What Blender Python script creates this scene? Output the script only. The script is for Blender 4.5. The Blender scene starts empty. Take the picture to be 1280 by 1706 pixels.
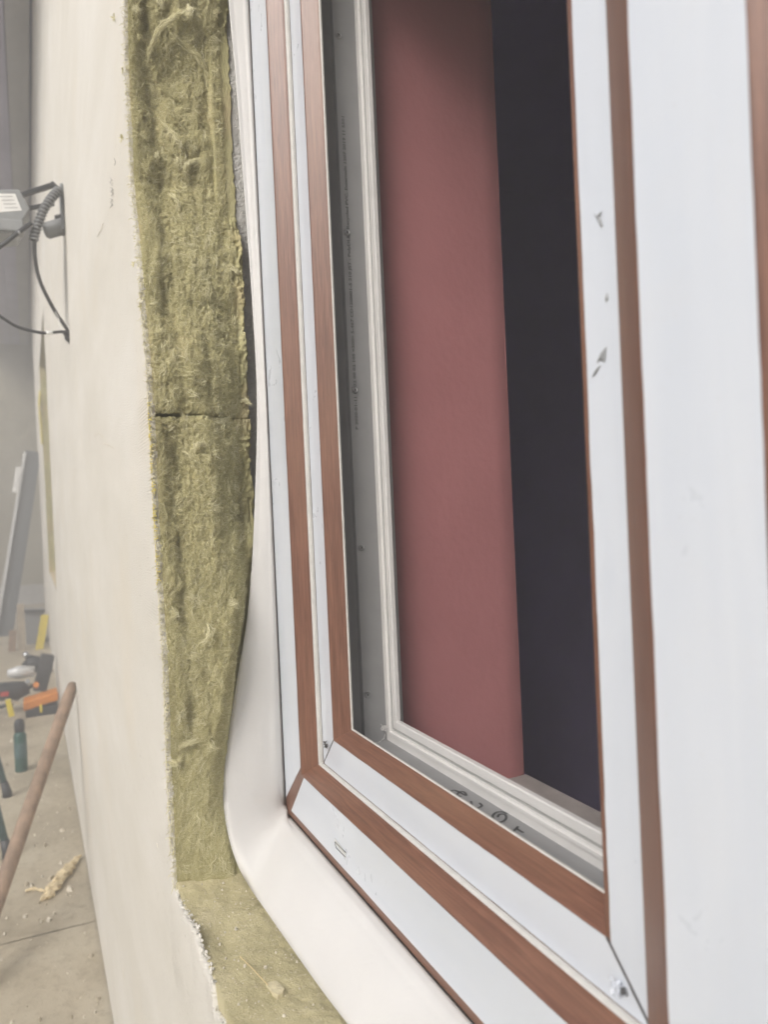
import bpy, bmesh, math, random
from mathutils import Vector, Matrix, noise
random.seed(7)
R = math.radians
sc = bpy.context.scene
col = sc.collection

# ------------------------------------------------------------------ camera
# scene frame: u = metres along the wall away from the camera (-X), v = metres towards the house (+Y),
# w = metres above the eye; the eye stands 1.57 m above the ground
EYE = 1.57
def P(u, v, w): return Vector((-u, v, w + EYE))
FPX, ROLL, CX, CY = 1280.0, R(2.55), 640.0, 853.0
TH, PH = R(24.8235), R(-0.508)
Fv = Vector((math.cos(TH)*math.cos(PH), math.sin(TH)*math.cos(PH), math.sin(PH)))
Rv = Vector((-math.sin(TH), math.cos(TH), 0))
Uv = Vector((-math.cos(TH)*math.sin(PH), -math.sin(TH)*math.sin(PH), math.cos(PH)))
cr, sr = math.cos(ROLL), math.sin(ROLL)
def ray(px, py):                       # survey helper: a sight line in (u, v, w)
    x, y = px - CX, py - CY
    return Fv*FPX + Rv*(x*cr - y*sr) - Uv*(x*sr + y*cr)
def at_u(px, py, u): d = ray(px, py); return d*(u/d[0])
def at_v(px, py, v): d = ray(px, py); return d*(v/d[1])
def at_w(px, py, w): d = ray(px, py); return d*(w/d[2])

def tow(d): return Vector((-d[0], d[1], d[2]))
cam = bpy.data.cameras.new('camera'); camo = bpy.data.objects.new('camera', cam); col.objects.link(camo)
Rc, Uc, Fc = tow(Rv*cr - Uv*sr), tow(Rv*sr + Uv*cr), tow(Fv)
m = Matrix((Rc, Uc, -Fc)).transposed().to_4x4(); m.translation = P(0, 0, 0)
camo.matrix_world = m
cam.sensor_fit = 'HORIZONTAL'; cam.sensor_width = 36; cam.lens = 36
cam.clip_start = 0.02; cam.clip_end = 500
cam.dof.use_dof = True; cam.dof.focus_distance = 1.15; cam.dof.aperture_fstop = 7
sc.camera = camo

# ------------------------------------------------------------------ light
SUN_EL, SUN_AZ = R(52), R(138)         # azimuth measured from +X towards +Y ... sun stands outside, high
world = bpy.data.worlds.new('World'); sc.world = world; world.use_nodes = True
wn = world.node_tree.nodes; wl = world.node_tree.links
bg = wn['Background']
sky = wn.new('ShaderNodeTexSky'); sky.sky_type = 'NISHITA'; sky.sun_disc = False
sky.sun_elevation = SUN_EL; sky.sun_rotation = R(160); sky.air_density = 1.0; sky.dust_density = 4.0
hs = wn.new('ShaderNodeHueSaturation'); hs.inputs['Saturation'].default_value = 0.50
wl.new(sky.outputs[0], hs.inputs['Color']); wl.new(hs.outputs[0], bg.inputs['Color'])
bg.inputs['Strength'].default_value = 0.15
sun = bpy.data.lights.new('sun', 'SUN'); sun.energy = 1.5; sun.angle = R(25); sun.color = (1, .965, .925)
suno = bpy.data.objects.new('sun', sun); col.objects.link(suno)
SD = Vector((0.50, -0.66, 0.62)).normalized()      # towards the sun: outside the house, behind the camera, high
suno.rotation_euler = SD.to_track_quat('Z', 'Y').to_euler(); suno.location = (3, -4, 8)
sky.sun_elevation = math.asin(SD.z); sky.sun_rotation = math.atan2(SD.x, SD.y)
vs = sc.view_settings
vs.view_transform = 'Standard'; vs.look = 'None'; vs.gamma = 1; vs.use_curve_mapping = False
vs.exposure = 1.12
sc.cycles.max_bounces = 7; sc.cycles.diffuse_bounces = 5; sc.cycles.glossy_bounces = 3; sc.cycles.volume_bounces = 0

# ------------------------------------------------------------------ materials
class NT:
    def __init__(s, name):
        s.m = bpy.data.materials.new(name); s.m.use_nodes = True
        s.n = s.m.node_tree.nodes; s.l = s.m.node_tree.links
        s.b = s.n['Principled BSDF']
    def add(s, t, **k):
        nd = s.n.new(t)
        for a, b in k.items(): setattr(nd, a, b)
        return nd
    def put(s, sock, val):
        if hasattr(val, 'is_output'): s.l.new(val, sock)
        else: sock.default_value = val
    def coords(s, kind='Object', scale=(1,1,1)):
        c = s.add('ShaderNodeTexCoord'); mp = s.add('ShaderNodeMapping'); mp.inputs['Scale'].default_value = scale
        s.l.new(c.outputs[kind], mp.inputs[0]); return mp.outputs[0]
    def noise(s, vec, scale=5, detail=4, rough=.55, dist=0):
        nd = s.add('ShaderNodeTexNoise'); s.l.new(vec, nd.inputs['Vector'])
        nd.inputs['Scale'].default_value = scale; nd.inputs['Detail'].default_value = detail
        nd.inputs['Roughness'].default_value = rough; nd.inputs['Distortion'].default_value = dist
        return nd.outputs['Fac']
    def ramp(s, fac, stops):
        nd = s.add('ShaderNodeValToRGB'); s.l.new(fac, nd.inputs[0]); e = nd.color_ramp.elements
        while len(e) < len(stops): e.new(.5)
        for el, (p, c) in zip(e, stops): el.position = p; el.color = (*c, 1) if len(c) == 3 else c
        return nd.outputs[0]
    def mix(s, fac, a, b, mode='MIX'):
        nd = s.add('ShaderNodeMix', data_type='RGBA', blend_type=mode)
        s.put(nd.inputs[0], fac); s.put(nd.inputs[6], a); s.put(nd.inputs[7], b); return nd.outputs[2]
    def math(s, op, a, b=0., c=0.):
        nd = s.add('ShaderNodeMath', operation=op); s.put(nd.inputs[0], a); s.put(nd.inputs[1], b); s.put(nd.inputs[2], c); return nd.outputs[0]
    def bump(s, h, dist=.001, strength=1, prev=None):
        nd = s.add('ShaderNodeBump'); s.l.new(h, nd.inputs['Height'])
        nd.inputs['Distance'].default_value = dist; nd.inputs['Strength'].default_value = strength
        if prev is not None: s.l.new(prev, nd.inputs['Normal'])
        s.l.new(nd.outputs[0], s.b.inputs['Normal']); return nd.outputs[0]
    def base(s, c): s.put(s.b.inputs['Base Color'], c if hasattr(c, 'is_output') else (*c, 1))
    def rough(s, r): s.put(s.b.inputs['Roughness'], r)
def grey(v): return (v, v, v)
def plain(name, c, rough=.5, var=.12, scale=30, metal=0, bump=.0003, bscale=200):
    t = NT(name); v = t.coords()
    n = t.noise(v, scale, 5)
    lo = tuple(x*(1-var) for x in c); hi = tuple(min(1, x*(1+var)) for x in c)
    t.base(t.ramp(n, [(.3, lo), (.7, hi)])); t.rough(rough); t.b.inputs['Metallic'].default_value = metal
    if bump: t.bump(t.noise(v, bscale, 3), bump, .6)
    return t.m
M = {}
# plaster: cream base coat, trowelled up and down, mesh grid printing through near the cut edge
t = NT('cream_plaster'); v = t.coords()
vs_ = t.coords(scale=(1.3, 1.3, 3.6)); n1 = t.noise(vs_, 1.0, 6, .6); n2 = t.noise(v, 2.2, 4); n3 = t.noise(t.coords(scale=(160, 160, 420)), 1, 3, .7)
c = t.ramp(n1, [(.3, (.615, .588, .52)), (.55, (.67, .645, .585)), (.75, (.715, .695, .645))])
c = t.mix(t.ramp(n2, [(.55, grey(0)), (.8, grey(.5))]), c, (.66, .60, .49, 1))
sp = t.noise(t.coords(scale=(80, 80, 240)), 1, 2, .5); c = t.mix(t.ramp(sp, [(.69, grey(0)), (.75, grey(.45))]), c, (.36, .32, .26, 1)); t.base(c); t.rough(.92)
xyz = t.add('ShaderNodeSeparateXYZ'); tc = t.add('ShaderNodeTexCoord'); t.l.new(tc.outputs['Object'], xyz.inputs[0])
wx = t.math('SINE', t.math('MULTIPLY', xyz.outputs[0], 1250)); wz = t.math('SINE', t.math('MULTIPLY', xyz.outputs[2], 1250))
grid = t.math('MAXIMUM', wx, wz)
near = t.math('SUBTRACT', 1, t.math('MULTIPLY', t.math('SUBTRACT', t.math('MULTIPLY', xyz.outputs[0], -1), 1.24), 10))
near = t.math('MAXIMUM', t.math('MINIMUM', near, 1), 0)
patch = t.ramp(t.noise(v, 16, 3), [(.45, grey(0)), (.6, grey(1))])
gm = t.math('MULTIPLY', t.math('MULTIPLY', grid, near), patch)
b1 = t.bump(n3, .0018, .9); b2 = t.bump(t.noise(t.coords(scale=(3, 3, 11)), 1, 5, .6), .004, .4, b1); b3 = t.bump(gm, .0007, .8, b2)
M['plaster'] = t.m
# mineral wool
t = NT('mineral_wool'); v = t.coords(); vf = t.coords(scale=(1, 1, .35))
n1 = t.noise(vf, 38, 6, .65); n2 = t.noise(v, 9, 4); n3 = t.noise(vf, 420, 4, .7, .6)
c = t.ramp(n1, [(.25, (.35, .32, .155)), (.5, (.50, .465, .25)), (.75, (.61, .57, .35))])
c = t.mix(t.ramp(n2, [(.48, grey(0)), (.7, grey(.6))]), c, (.58, .47, .29, 1)); t.base(c); t.rough(1)
t.b.inputs['Specular IOR Level'].default_value = .1
b1 = t.bump(n3, .003, .9)
M['wool'] = t.m
t = NT('wool_fibre'); a = t.add('ShaderNodeAttribute', attribute_name='tint')
t.base(t.ramp(a.outputs['Fac'], [(0, (.34, .305, .145)), (.4, (.51, .47, .25)), (.75, (.66, .62, .39)), (1, (.76, .72, .52))])); t.rough(1)
t.b.inputs['Specular IOR Level'].default_value = .1; M['fibre'] = t.m
t = NT('dusty_ledge'); v = t.coords(); n1 = t.noise(v, 14, 6, .6); n2 = t.noise(v, 160, 4, .7); n3 = t.noise(v, 500, 3, .7)
c = t.ramp(n1, [(.3, (.40, .355, .195)), (.52, (.50, .445, .26)), (.75, (.57, .51, .33))])
c = t.mix(t.ramp(n2, [(.55, grey(0)), (.7, grey(.7))]), c, (.64, .58, .41, 1)); t.base(c); t.rough(1)
t.bump(n3, .0015, .9, t.bump(n2, .004, .7)); M['ledge'] = t.m
# concrete block
t = NT('grey_masonry'); v = t.coords(); n1 = t.noise(v, 30, 6, .65); n2 = t.noise(v, 350, 4, .7)
t.base(t.ramp(n1, [(.3, (.44, .435, .41)), (.7, (.62, .61, .585))])); t.rough(.95); t.bump(n2, .0025, .9); M['masonry'] = t.m
# woodgrain foil on the profiles (UV: u runs along the member)
t = NT('woodgrain_foil'); v = t.coords('UV', (11, 300, 1)); v2 = t.coords('UV', (70, 1300, 1)); v3 = t.coords('UV', (3, 22, 1))
n1 = t.noise(v, 1, 5, .6, 1.2); n2 = t.noise(v2, 1, 3, .6); n3 = t.noise(v3, 1, 4)
c = t.ramp(n1, [(.28, (.098, .040, .024)), (.5, (.158, .069, .043)), (.72, (.228, .108, .068))])
c = t.mix(t.ramp(n3, [(.45, grey(0)), (.75, grey(.55))]), c, (.25, .132, .080, 1))
c = t.mix(t.ramp(n2, [(.62, grey(0)), (.72, grey(.65))]), c, (.07, .026, .014, 1)); t.base(c); t.rough(.34); t.b.inputs['Coat Weight'].default_value = .1; t.b.inputs['Coat Roughness'].default_value = .3; t.bump(n2, .0003, .6); M['foil'] = t.m
# peel-off protective film
t = NT('protective_film'); v = t.coords('UV', (3, 24, 1)); n1 = t.noise(v, 1, 4, .5, .6); n2 = t.noise(t.coords('UV', (40, 60, 1)), 1, 3)
c = t.ramp(n1, [(.3, (.56, .60, .665)), (.7, (.61, .645, .70))]); o_ = t.coords(); dn = t.noise(o_, 340, 2, .5); c = t.mix(t.ramp(dn, [(.72, grey(0)), (.76, grey(.5))]), c, (.40, .37, .33, 1))
sm = t.ramp(t.noise(o_, 17, 5, .65, .8), [(.5, grey(0)), (.85, grey(.18))]); c = t.mix(sm, c, (.62, .62, .62, 1)); t.base(c)
t.rough(t.ramp(t.noise(o_, 24, 4, .6, .5), [(.3, grey(.27)), (.75, grey(.38))]))
cr_ = t.noise(t.coords('UV', (9, 70, 1)), 1, 5, .6, 1.5)
t.bump(cr_, .0003, .2, t.bump(n1, .0010, .25, t.bump(n2, .0002, .4))); t.b.inputs['Coat Weight'].default_value = .2; M['film'] = t.m
M['pvc'] = plain('white_pvc', (.62, .61, .595), .35, .04, 12, bump=.0001)
M['pvc_grey'] = plain('grey_pvc', (.245, .247, .25), .45, .06, 25, bump=.0001)
M['gasket'] = plain('cream_gasket', (.54, .53, .50), .5, .06, 60)
M['gasket_grey'] = plain('grey_gasket', (.36, .36, .35), .5, .06, 60)
M['dark_gap'] = plain('dark_seal', (.035, .035, .04), .6, .1)
t = NT('white_membrane'); v = t.coords(); n1 = t.noise(v, 6, 4); n2 = t.noise(v, 120, 3)
c = t.ramp(n1, [(.3, (.60, .59, .575)), (.7, (.65, .64, .625))])
c = t.mix(t.ramp(t.noise(v, 34, 5, .6), [(.66, grey(0)), (.8, grey(.4))]), c, (.62, .55, .47, 1)); t.base(c); t.rough(.6); t.bump(t.noise(v, 22, 4, .55, 1.0), .004, .22, t.bump(n2, .0003, .3)); M['sheet'] = t.m
M['ink'] = plain('marker_ink', (.03, .032, .036), .5, .1)
M['print'] = plain('grey_print', (.10, .10, .105), .6, .1)
M['steel'] = plain('zinc_screw', (.55, .56, .57), .3, .1, 400, metal=1)
t = NT('red_paint'); v = t.coords(); n1 = t.noise(v, 5, 5); n2 = t.noise(v, 90, 4)
c = t.ramp(n1, [(.3, (.36, .145, .15)), (.7, (.41, .17, .175))])
t.base(c); t.rough(.55); t.bump(n2, .0012, .5, t.bump(n1, .008, .4)); M['red'] = t.m
M['sill'] = plain('sill_stone', (.30, .275, .26), .5, .15, 20)
M['room'] = plain('room_paint', (.42, .34, .74), .8, .1, 3)
M['room_white'] = plain('room_ceiling_paint', (.75, .74, .74), .8, .05, 3)
M['room_floor'] = plain('room_floor', (.35, .27, .22), .7, .2, 4)
t = NT('dusty_concrete'); v = t.coords(); n1 = t.noise(v, 2.4, 7, .65); n2 = t.noise(v, 26, 6, .65); n3 = t.noise(v, 160, 4, .7)
c = t.ramp(n1, [(.3, (.33, .285, .205)), (.5, (.45, .395, .295)), (.72, (.53, .48, .375))])
c = t.mix(t.ramp(n2, [(.5, grey(0)), (.7, grey(.6))]), c, (.27, .225, .155, 1))
c = t.mix(t.ramp(n3, [(.66, grey(0)), (.74, grey(.7))]), c, (.55, .51, .44, 1)); t.base(c); t.rough(.95); t.bump(n3, .002, .8, t.bump(n2, .006, .7)); M['ground'] = t.m
t = NT('weathered_render'); v = t.coords(); n1 = t.noise(v, 1.3, 6, .65); n2 = t.noise(v, 12, 5)
c = t.ramp(n1, [(.3, (.34, .31, .22)), (.5, (.41, .38, .285)), (.7, (.47, .44, .35))]); c = t.mix(t.ramp(n2, [(.55, grey(0)), (.8, grey(.5))]), c, (.30, .27, .21, 1))
t.base(c); t.rough(.95); t.bump(n2, .02, .6); M['far_wall'] = t.m
M['soffit'] = plain('soffit_paint', (.46, .45, .58), .7, .12, 3)
M['soffit2'] = plain('soffit_beam', (.47, .47, .48), .7, .12, 3)
M['alu'] = plain('dull_aluminium', (.15, .16, .165), .5, .1, 8, metal=.2)
M['alu_light'] = plain('bright_aluminium', (.66, .67, .66), .4, .06, 8, metal=.2)
M['black'] = plain('black_plastic', (.035, .037, .04), .45, .2)
M['cable'] = plain('grey_cable', (.075, .075, .078), .5, .2)
M['lampgrey'] = plain('grey_cast_metal', (.25, .26, .265), .45, .1)
M['white'] = plain('white_paint', (.76, .76, .74), .5, .05)
M['wood'] = plain('raw_wood', (.29, .205, .145), .75, .3, 18, bump=.001)
M['palewood'] = plain('pale_batten', (.42, .36, .28), .8, .25, 14)
M['orange'] = plain('orange_plastic', (.62, .22, .03), .45, .1)
M['yellow'] = plain('yellow_plastic', (.72, .58, .06), .5, .1)
M['green'] = plain('green_can', (.03, .10, .085), .35, .15)
M['teal'] = plain('teal_painted_steel', (.07, .13, .135), .5, .2)
M['redp'] = plain('red_plastic', (.5, .05, .04), .5, .1)
M['foam'] = plain('pale_foam', (.66, .55, .35), .95, .2, 40, bump=.004, bscale=90)
M['crumb'] = plain('plaster_crumb', (.62, .57, .47), .95, .25, 60)
M['flake'] = plain('wool_flake', (.56, .50, .33), 1, .15, 90, bump=.002, bscale=300)
M['pencil'] = plain('pencil_grey', (.30, .29, .28), .8, .1)
M['yarn'] = plain('mesh_yarn', (.70, .60, .18), .8, .15, 50)
M['yarn_white'] = plain('mesh_yarn_white', (.70, .66, .52), .8, .15, 50)
M['straw'] = plain('straw', (.62, .50, .26), .8, .15, 50)

# ------------------------------------------------------------------ mesh helpers
def link(name, me, mats, parent=None):
    o = bpy.data.objects.new(name, me); col.objects.link(o)
    if not isinstance(mats, (list, tuple)): mats = [mats]
    for x in mats: me.materials.append(M[x] if isinstance(x, str) else x)
    if parent is not None: o.parent = parent
    return o
def mesh(name, verts, faces, mats, parent=None, smooth=False, fmat=None, uvs=None, fix=True):
    me = bpy.data.meshes.new(name); me.from_pydata([tuple(x) for x in verts], [], faces)
    if uvs is not None:
        L = me.uv_layers.new(name='UVMap')
        for p, uv in zip(me.polygons, uvs):
            for li, q in zip(p.loop_indices, uv): L.data[li].uv = q
    if fmat is not None:
        for p, k in zip(me.polygons, fmat): p.material_index = k
    if fix:
        bm = bmesh.new(); bm.from_mesh(me); bmesh.ops.recalc_face_normals(bm, faces=bm.faces); bm.to_mesh(me); bm.free()
    if smooth: me.polygons.foreach_set('use_smooth', [True]*len(me.polygons))
    me.update(); return link(name, me, mats, parent)
def thing(name, label, cat, loc=(0,0,0), group=None):
    o = bpy.data.objects.new(name, None); col.objects.link(o); o.location = loc
    o.empty_display_size = .1
    return tag(o, label, cat, group)
def tag(o, label=None, cat=None, group=None, kind=None):
    for k, x in (('label', label), ('category', cat), ('group', group), ('kind', kind)):
        if x: o[k] = x
    return o
def under(o, parent):              # parent while keeping world place
    o.parent = parent; o.matrix_parent_inverse = Matrix.Translation(-Vector(parent.location)); return o
class MB:
    def __init__(s): s.v = []; s.f = []
    def add(s, vs, fs):
        k = len(s.v); s.v += [tuple(x) for x in vs]; s.f += [tuple(i + k for i in f) for f in fs]; return s
    def box(s, u0, u1, v0, v1, w0, w1):
        vs = [P(u, v, w) for u in (u0, u1) for v in (v0, v1) for w in (w0, w1)]
        return s.add(vs, [(0,1,3,2), (4,6,7,5), (0,4,5,1), (2,3,7,6), (0,2,6,4), (1,5,7,3)])
    def obox(s, c, ax, ay, az):    # oriented box: centre and three half-axis vectors (world)
        vs = [c + ax*i + ay*j + az*k for i in (-1,1) for j in (-1,1) for k in (-1,1)]
        return s.add(vs, [(0,1,3,2), (4,6,7,5), (0,4,5,1), (2,3,7,6), (0,2,6,4), (1,5,7,3)])
    def tube(s, pts, rad, n=8, caps=True):
        pts = [Vector(p) for p in pts]; rads = rad if isinstance(rad, (list, tuple)) else [rad]*len(pts)
        rings = []; k0 = len(s.v); up = None
        for i, p in enumerate(pts):
            d = (pts[min(i+1, len(pts)-1)] - pts[max(i-1, 0)]).normalized()
            if up is None: up = d.orthogonal().normalized()
            up = (up - d*up.dot(d)).normalized(); sd = d.cross(up)
            for j in range(n):
                a = 2*math.pi*j/n; s.v.append(tuple(p + (up*math.cos(a) + sd*math.sin(a))*rads[i]))
        for i in range(len(pts)-1):
            for j in range(n):
                a = k0 + i*n + j; b = k0 + i*n + (j+1) % n
                s.f.append((a, b, b+n, a+n))
        if caps:
            s.f.append(tuple(k0 + j for j in range(n))[::-1]); e = k0 + (len(pts)-1)*n
            s.f.append(tuple(e + j for j in range(n)))
        return s
    def build(s, name, mat, parent=None, smooth=False, bevel=0):
        o = mesh(name, s.v, s.f, mat, None, smooth)
        if bevel:
            b = o.modifiers.new('bevel', 'BEVEL'); b.width = bevel; b.segments = 2; b.limit_method = 'ANGLE'
        if parent is not None: under(o, parent)
        return o
def curve_pts(ctrl, n=10):         # Catmull-Rom through control points
    c = [Vector(x) for x in ctrl]; c = [c[0]*2 - c[1]] + c + [c[-1]*2 - c[-2]]; out = []
    for i in range(1, len(c)-2):
        for k in range(n):
            t_ = k/n; a, b, d, e = c[i-1], c[i], c[i+1], c[i+2]
            out.append(.5*((2*b) + (d-a)*t_ + (2*a-5*b+4*d-e)*t_**2 + (3*b-a-3*d+e)*t_**3))
    out.append(c[-2]); return out
def N3(x, y, z): return noise.noise(Vector((x, y, z)))
def lerp(a, b, k): return a + (b-a)*k
def interp(tab, x):
    if x <= tab[0][0]: return tab[0][1]
    for (x0, y0), (x1, y1) in zip(tab, tab[1:]):
        if x <= x1: return lerp(y0, y1, (x-x0)/(x1-x0))
    return tab[-1][1]

# ------------------------------------------------------------------ ground and far setting
GW = -1.57
VW = .17                              # wall face
bed = MB(); bed.box(-14, 24, -30, 9, GW-.30, GW-.012)
g = bed.build('ground', 'ground'); tag(g, kind='structure')
edges_u = [-2.2, 0.55, 3.22, 5.9, 8.6, 11.3, 16.0]
for a, b in zip(edges_u, edges_u[1:]):
    for v0, v1 in ((-2.3, VW+.004), (-4.8, -2.31)):
        vs, fs = [], []; nu, nv = 18, 14
        for i in range(nu+1):
            for j in range(nv+1):
                fu = i/nu; fv = j/nv; u = lerp(a+.003, b-.003, fu); v = lerp(v0, v1, fv)
                if i in (0, nu): u += .010*N3(v*5, a*3, i)
                edge = min(i, nu-i) == 0
                vs.append(P(u, v, GW + .004*N3(u*1.1, v*1.1, 1) - (.003 if edge else 0)))
        for i in range(nu):
            for j in range(nv):
                k = i*(nv+1)+j; fs.append((k, k+1, k+nv+2, k+nv+1))
        o = mesh('concrete_slab', vs, fs, 'ground', g, smooth=True)
# crumbs and dirt on the slabs
def lumps(spots, name, mat, parent=None):
    mb = MB()
    for c, r in spots:
        vs = []
        q = random.uniform(.35, .8); ph = random.uniform(0, 3.1)
        for i in range(6):
            a = ph + i*math.pi/3; rr = r*random.uniform(.6, 1.15); vs.append(c + Vector((math.cos(a)*rr, math.sin(a)*rr*q, -r*.1)))
        for i in range(5):
            a = ph + .3 + i*2*math.pi/5; rr = r*random.uniform(.3, .7); vs.append(c + Vector((math.cos(a)*rr, math.sin(a)*rr*q, r*random.uniform(.3, .75))))
        fs = [(6,7,8,9,10)] + [(i, (i+1) % 6, 6 + min(4, i*5//6)) for i in range(6)] + [((i+1) % 6, 6 + ((i+1)*5//6) % 5, 6 + min(4, i*5//6)) for i in range(6)]
        fs = [f for f in fs if len(set(f)) == len(f)]
        mb.add(vs, fs)
    return mb.build(name, mat, parent)
sp = []
for _ in range(420):
    u = random.uniform(1.8, 7.5); v = VW - .03 - abs(random.gauss(0, .35)); sp.append((P(u, v, GW+.001), random.choice((.004, .006, .008, .012, .018))*random.uniform(.7, 1.3)))
tag(lumps(sp[:260], 'rubble_crumbs', 'crumb'), 'pale plaster crumbs scattered over the concrete paving', 'rubble', kind='stuff')
tag(lumps(sp[260:], 'dirt_crumbs', 'ground'), 'brown dirt crumbs scattered over the concrete paving', 'dirt', kind='stuff')

fw = thing('neighbour_wall', 'weathered beige rendered wall closing the yard at the far end', 'wall', P(16.4, -2, GW))
nb = MB(); nb.box(16.2, 16.6, -14, 6, GW-.2, 6.0); nb.build('render_coat', 'far_wall', fw)
nb = MB(); nb.box(16.12, 16.2, -14, 6, GW-.1, GW+.35); nb.build('plinth', 'masonry', fw)

# haze volume added to imitate the lens veil that lifts the blacks
hz = MB(); hz.box(-15, 25, -31, 10, GW-1.3, 5.6); hz = hz.build('veil_haze', 'white'); tag(hz, kind='stuff')
hm = bpy.data.materials.new('veil_haze'); hm.use_nodes = True; hm.node_tree.nodes.clear()
ho = hm.node_tree.nodes.new('ShaderNodeOutputMaterial'); hv = hm.node_tree.nodes.new('ShaderNodeVolumePrincipled')
hv.inputs['Color'].default_value = (.93, .92, .90, 1); hv.inputs['Density'].default_value = .075; hv.inputs['Anisotropy'].default_value = 0
hm.node_tree.links.new(hv.outputs[0], ho.inputs['Volume']); hz.data.materials.clear(); hz.data.materials.append(hm)

# ------------------------------------------------------------------ the house wall
hw = thing('house_wall', 'cream plastered house wall with cut back mineral wool round the window', 'wall', P(1.25, .3, GW))
WTOP = 3.35; UEND = 13.0; LEDGE = -.557; OTOP = 1.09; ORIGHT = -.46
edge_px = [(204,-60), (205,0), (206,60), (207,110), (209,160), (213,220), (216,300), (222,360), (228,420), (234,500), (240,560), (245,620), (248,690), (252,760), (256,840), (261,930), (266,1020), (272,1100), (275,1180), (277,1260), (281,1340), (285,1420), (288,1484)]
edge_tab = sorted((at_v(x, y, VW)[2], at_v(x, y, VW)[0]) for x, y in edge_px)
def jag(t_, k): return .0018*N3(t_*55, k, 0) + .0020*N3(t_*160, k, 3) + .0018*N3(t_*420, k, 5)
def uedge(w): return (interp(edge_tab, w) if w < .86 else 1.257) + jag(w, 1.7)
def wedge(u):
    k = interp([(-.5, .004), (.80, -.004), (.87, -.016), (.905, -.022), (.915, .002), (.98, .006), (1.02, .016), (1.08, .004), (1.12, .002), (1.18, .002)], u)
    return LEDGE + k + jag(u, 9.1)*1.5 + .0028*N3(u*150, 4, 1) + .0022*N3(u*380, 2, 6)
def coat(name, rows, flip=False):
    # rows: list of point rows on the face; the last column is the broken edge and gets a thickness
    vs = [p for r in rows for p in r]; n = len(rows[0]); fs = []
    for i in range(len(rows)-1):
        for j in range(n-1):
            k = i*n+j; fs.append((k, k+1, k+n+1, k+n))
    return vs, fs, n
# face left of the window: columns run from the edge away along the wall
Wn = [-1.56 + .05*i for i in range(19)] + [-.62 + .0034*i for i in range(503)] + [OTOP + .001, 1.3, 1.8, 2.4, 3.0, WTOP]
cols = [0, .0015, .004, .008, .016, .03, .06, .12, .25, .5, 1.0, 2.0, 3.5, 5.2]
FU0, FU1, FW0, FW1 = 6.42, 8.85, -.557, 1.62           # the second window further along the wall
rows = []
for w in Wn:
    ue = uedge(w) if w > LEDGE else 1.184 + .004*N3(w*9, 2, 2)
    r_ = []
    for c_ in cols:
        u = lerp(ue, FU0, c_/5.2) if c_ > .12 else ue + c_
        bulge = .0016*N3(u*7, w*2.2, 4) + .0005*N3(u*40, w*12, 6)
        if c_ < .006 and w > LEDGE: bulge += .0016 - c_*.2 + .001*N3(u*200, w*130, 2)
        r_.append(P(u, VW + bulge, w))
    r_ = [P(ue + .002, VW + .009, w)] + r_
    rows.append(r_)
vs, fs, n = coat('x', rows)
o = mesh('plaster_coat', vs, fs, 'plaster', None, smooth=True); under(o, hw)
# face under the window ledge
us = [-2.2, -1.2, -.5] + [-.2 + .0034*i for i in range(407)]
us = [u for u in us if u < 1.18] + [1.184]
rows = []
for u in us:
    we = wedge(u); r_ = [P(u, VW + .008, we - .003)]
    for c_ in (0, .002, .005, .008, .012, .016, .02, .025, .03, .036, .045, .07, .15, .3, .6, 1.0):
        w = max(we - c_, GW - .01) if c_ < 1 else GW - .01
        bulge = .0016*N3(u*7, w*2.2, 4)
        uu = u + (.004*N3(w*9, 2, 2) if u > 1.18 else 0)
        if c_ < .05: bulge += (.0012 if c_ < .004 else 0) + .0011*N3(u*190, w*190, 2)*(1-c_/.05)
        r_.append(P(uu, VW + bulge, w))
    rows.append(r_)
vs, fs, n = coat('x', rows); o = mesh('plaster_coat', vs, fs, 'plaster', None, smooth=True); under(o, hw)
# remaining plaster panels (above, beside, beyond), butted with small offsets
pm = MB()
pm.box(-2.2, 1.256, VW, VW+.009, OTOP, WTOP)
pm.box(-2.2, ORIGHT, VW, VW+.009, LEDGE, OTOP)
pm.box(FU0, FU1, VW, VW+.009, GW, FW0); pm.box(FU0, FU1, VW, VW+.009, FW1, WTOP); pm.box(FU1, UEND, VW, VW+.009, GW, WTOP)
pm.box(UEND, UEND+.008, VW, 4.6, GW, WTOP)
pm.build('plaster_panel', 'plaster', hw)
# masonry core
mm = MB()
MV0, MV1 = .325, .735
mm.box(1.281, FU0-.03, MV0, MV1, GW, WTOP); mm.box(-2.2, -.436, MV0, MV1, GW, WTOP)
mm.box(-.436, 1.281, MV0, MV1, GW, -.535); mm.box(-.436, 1.281, MV0, MV1, 1.06, WTOP)
mm.box(FU0-.03, FU1+.03, MV0, MV1, GW, FW0-.01); mm.box(FU0-.03, FU1+.03, MV0, MV1, FW1+.01, WTOP); mm.box(FU1+.03, UEND, MV0, MV1, GW, WTOP)
mm.build('masonry_core', 'masonry', hw)
# rough concrete cheek of the opening, seen past the wool
vs, fs = [], []; nw, nv = 620, 22
for i in range(nw+1):
    for j in range(nv+1):
        w = lerp(-.56, 1.07, i/nw); v = lerp(.3285, .372, j/nv)
        d = .0018*N3(w*24, v*24, 1) + .0010*N3(w*160, v*160, 4) + .0009*N3(w*420, v*420, 6)
        vs.append(P(1.2660 + d, v, w))
for i in range(nw):
    for j in range(nv): k = i*(nv+1)+j; fs.append((k, k+1, k+nv+2, k+nv+1))
o = mesh('concrete_cheek', vs, fs, 'masonry', None); under(o, hw)

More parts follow.
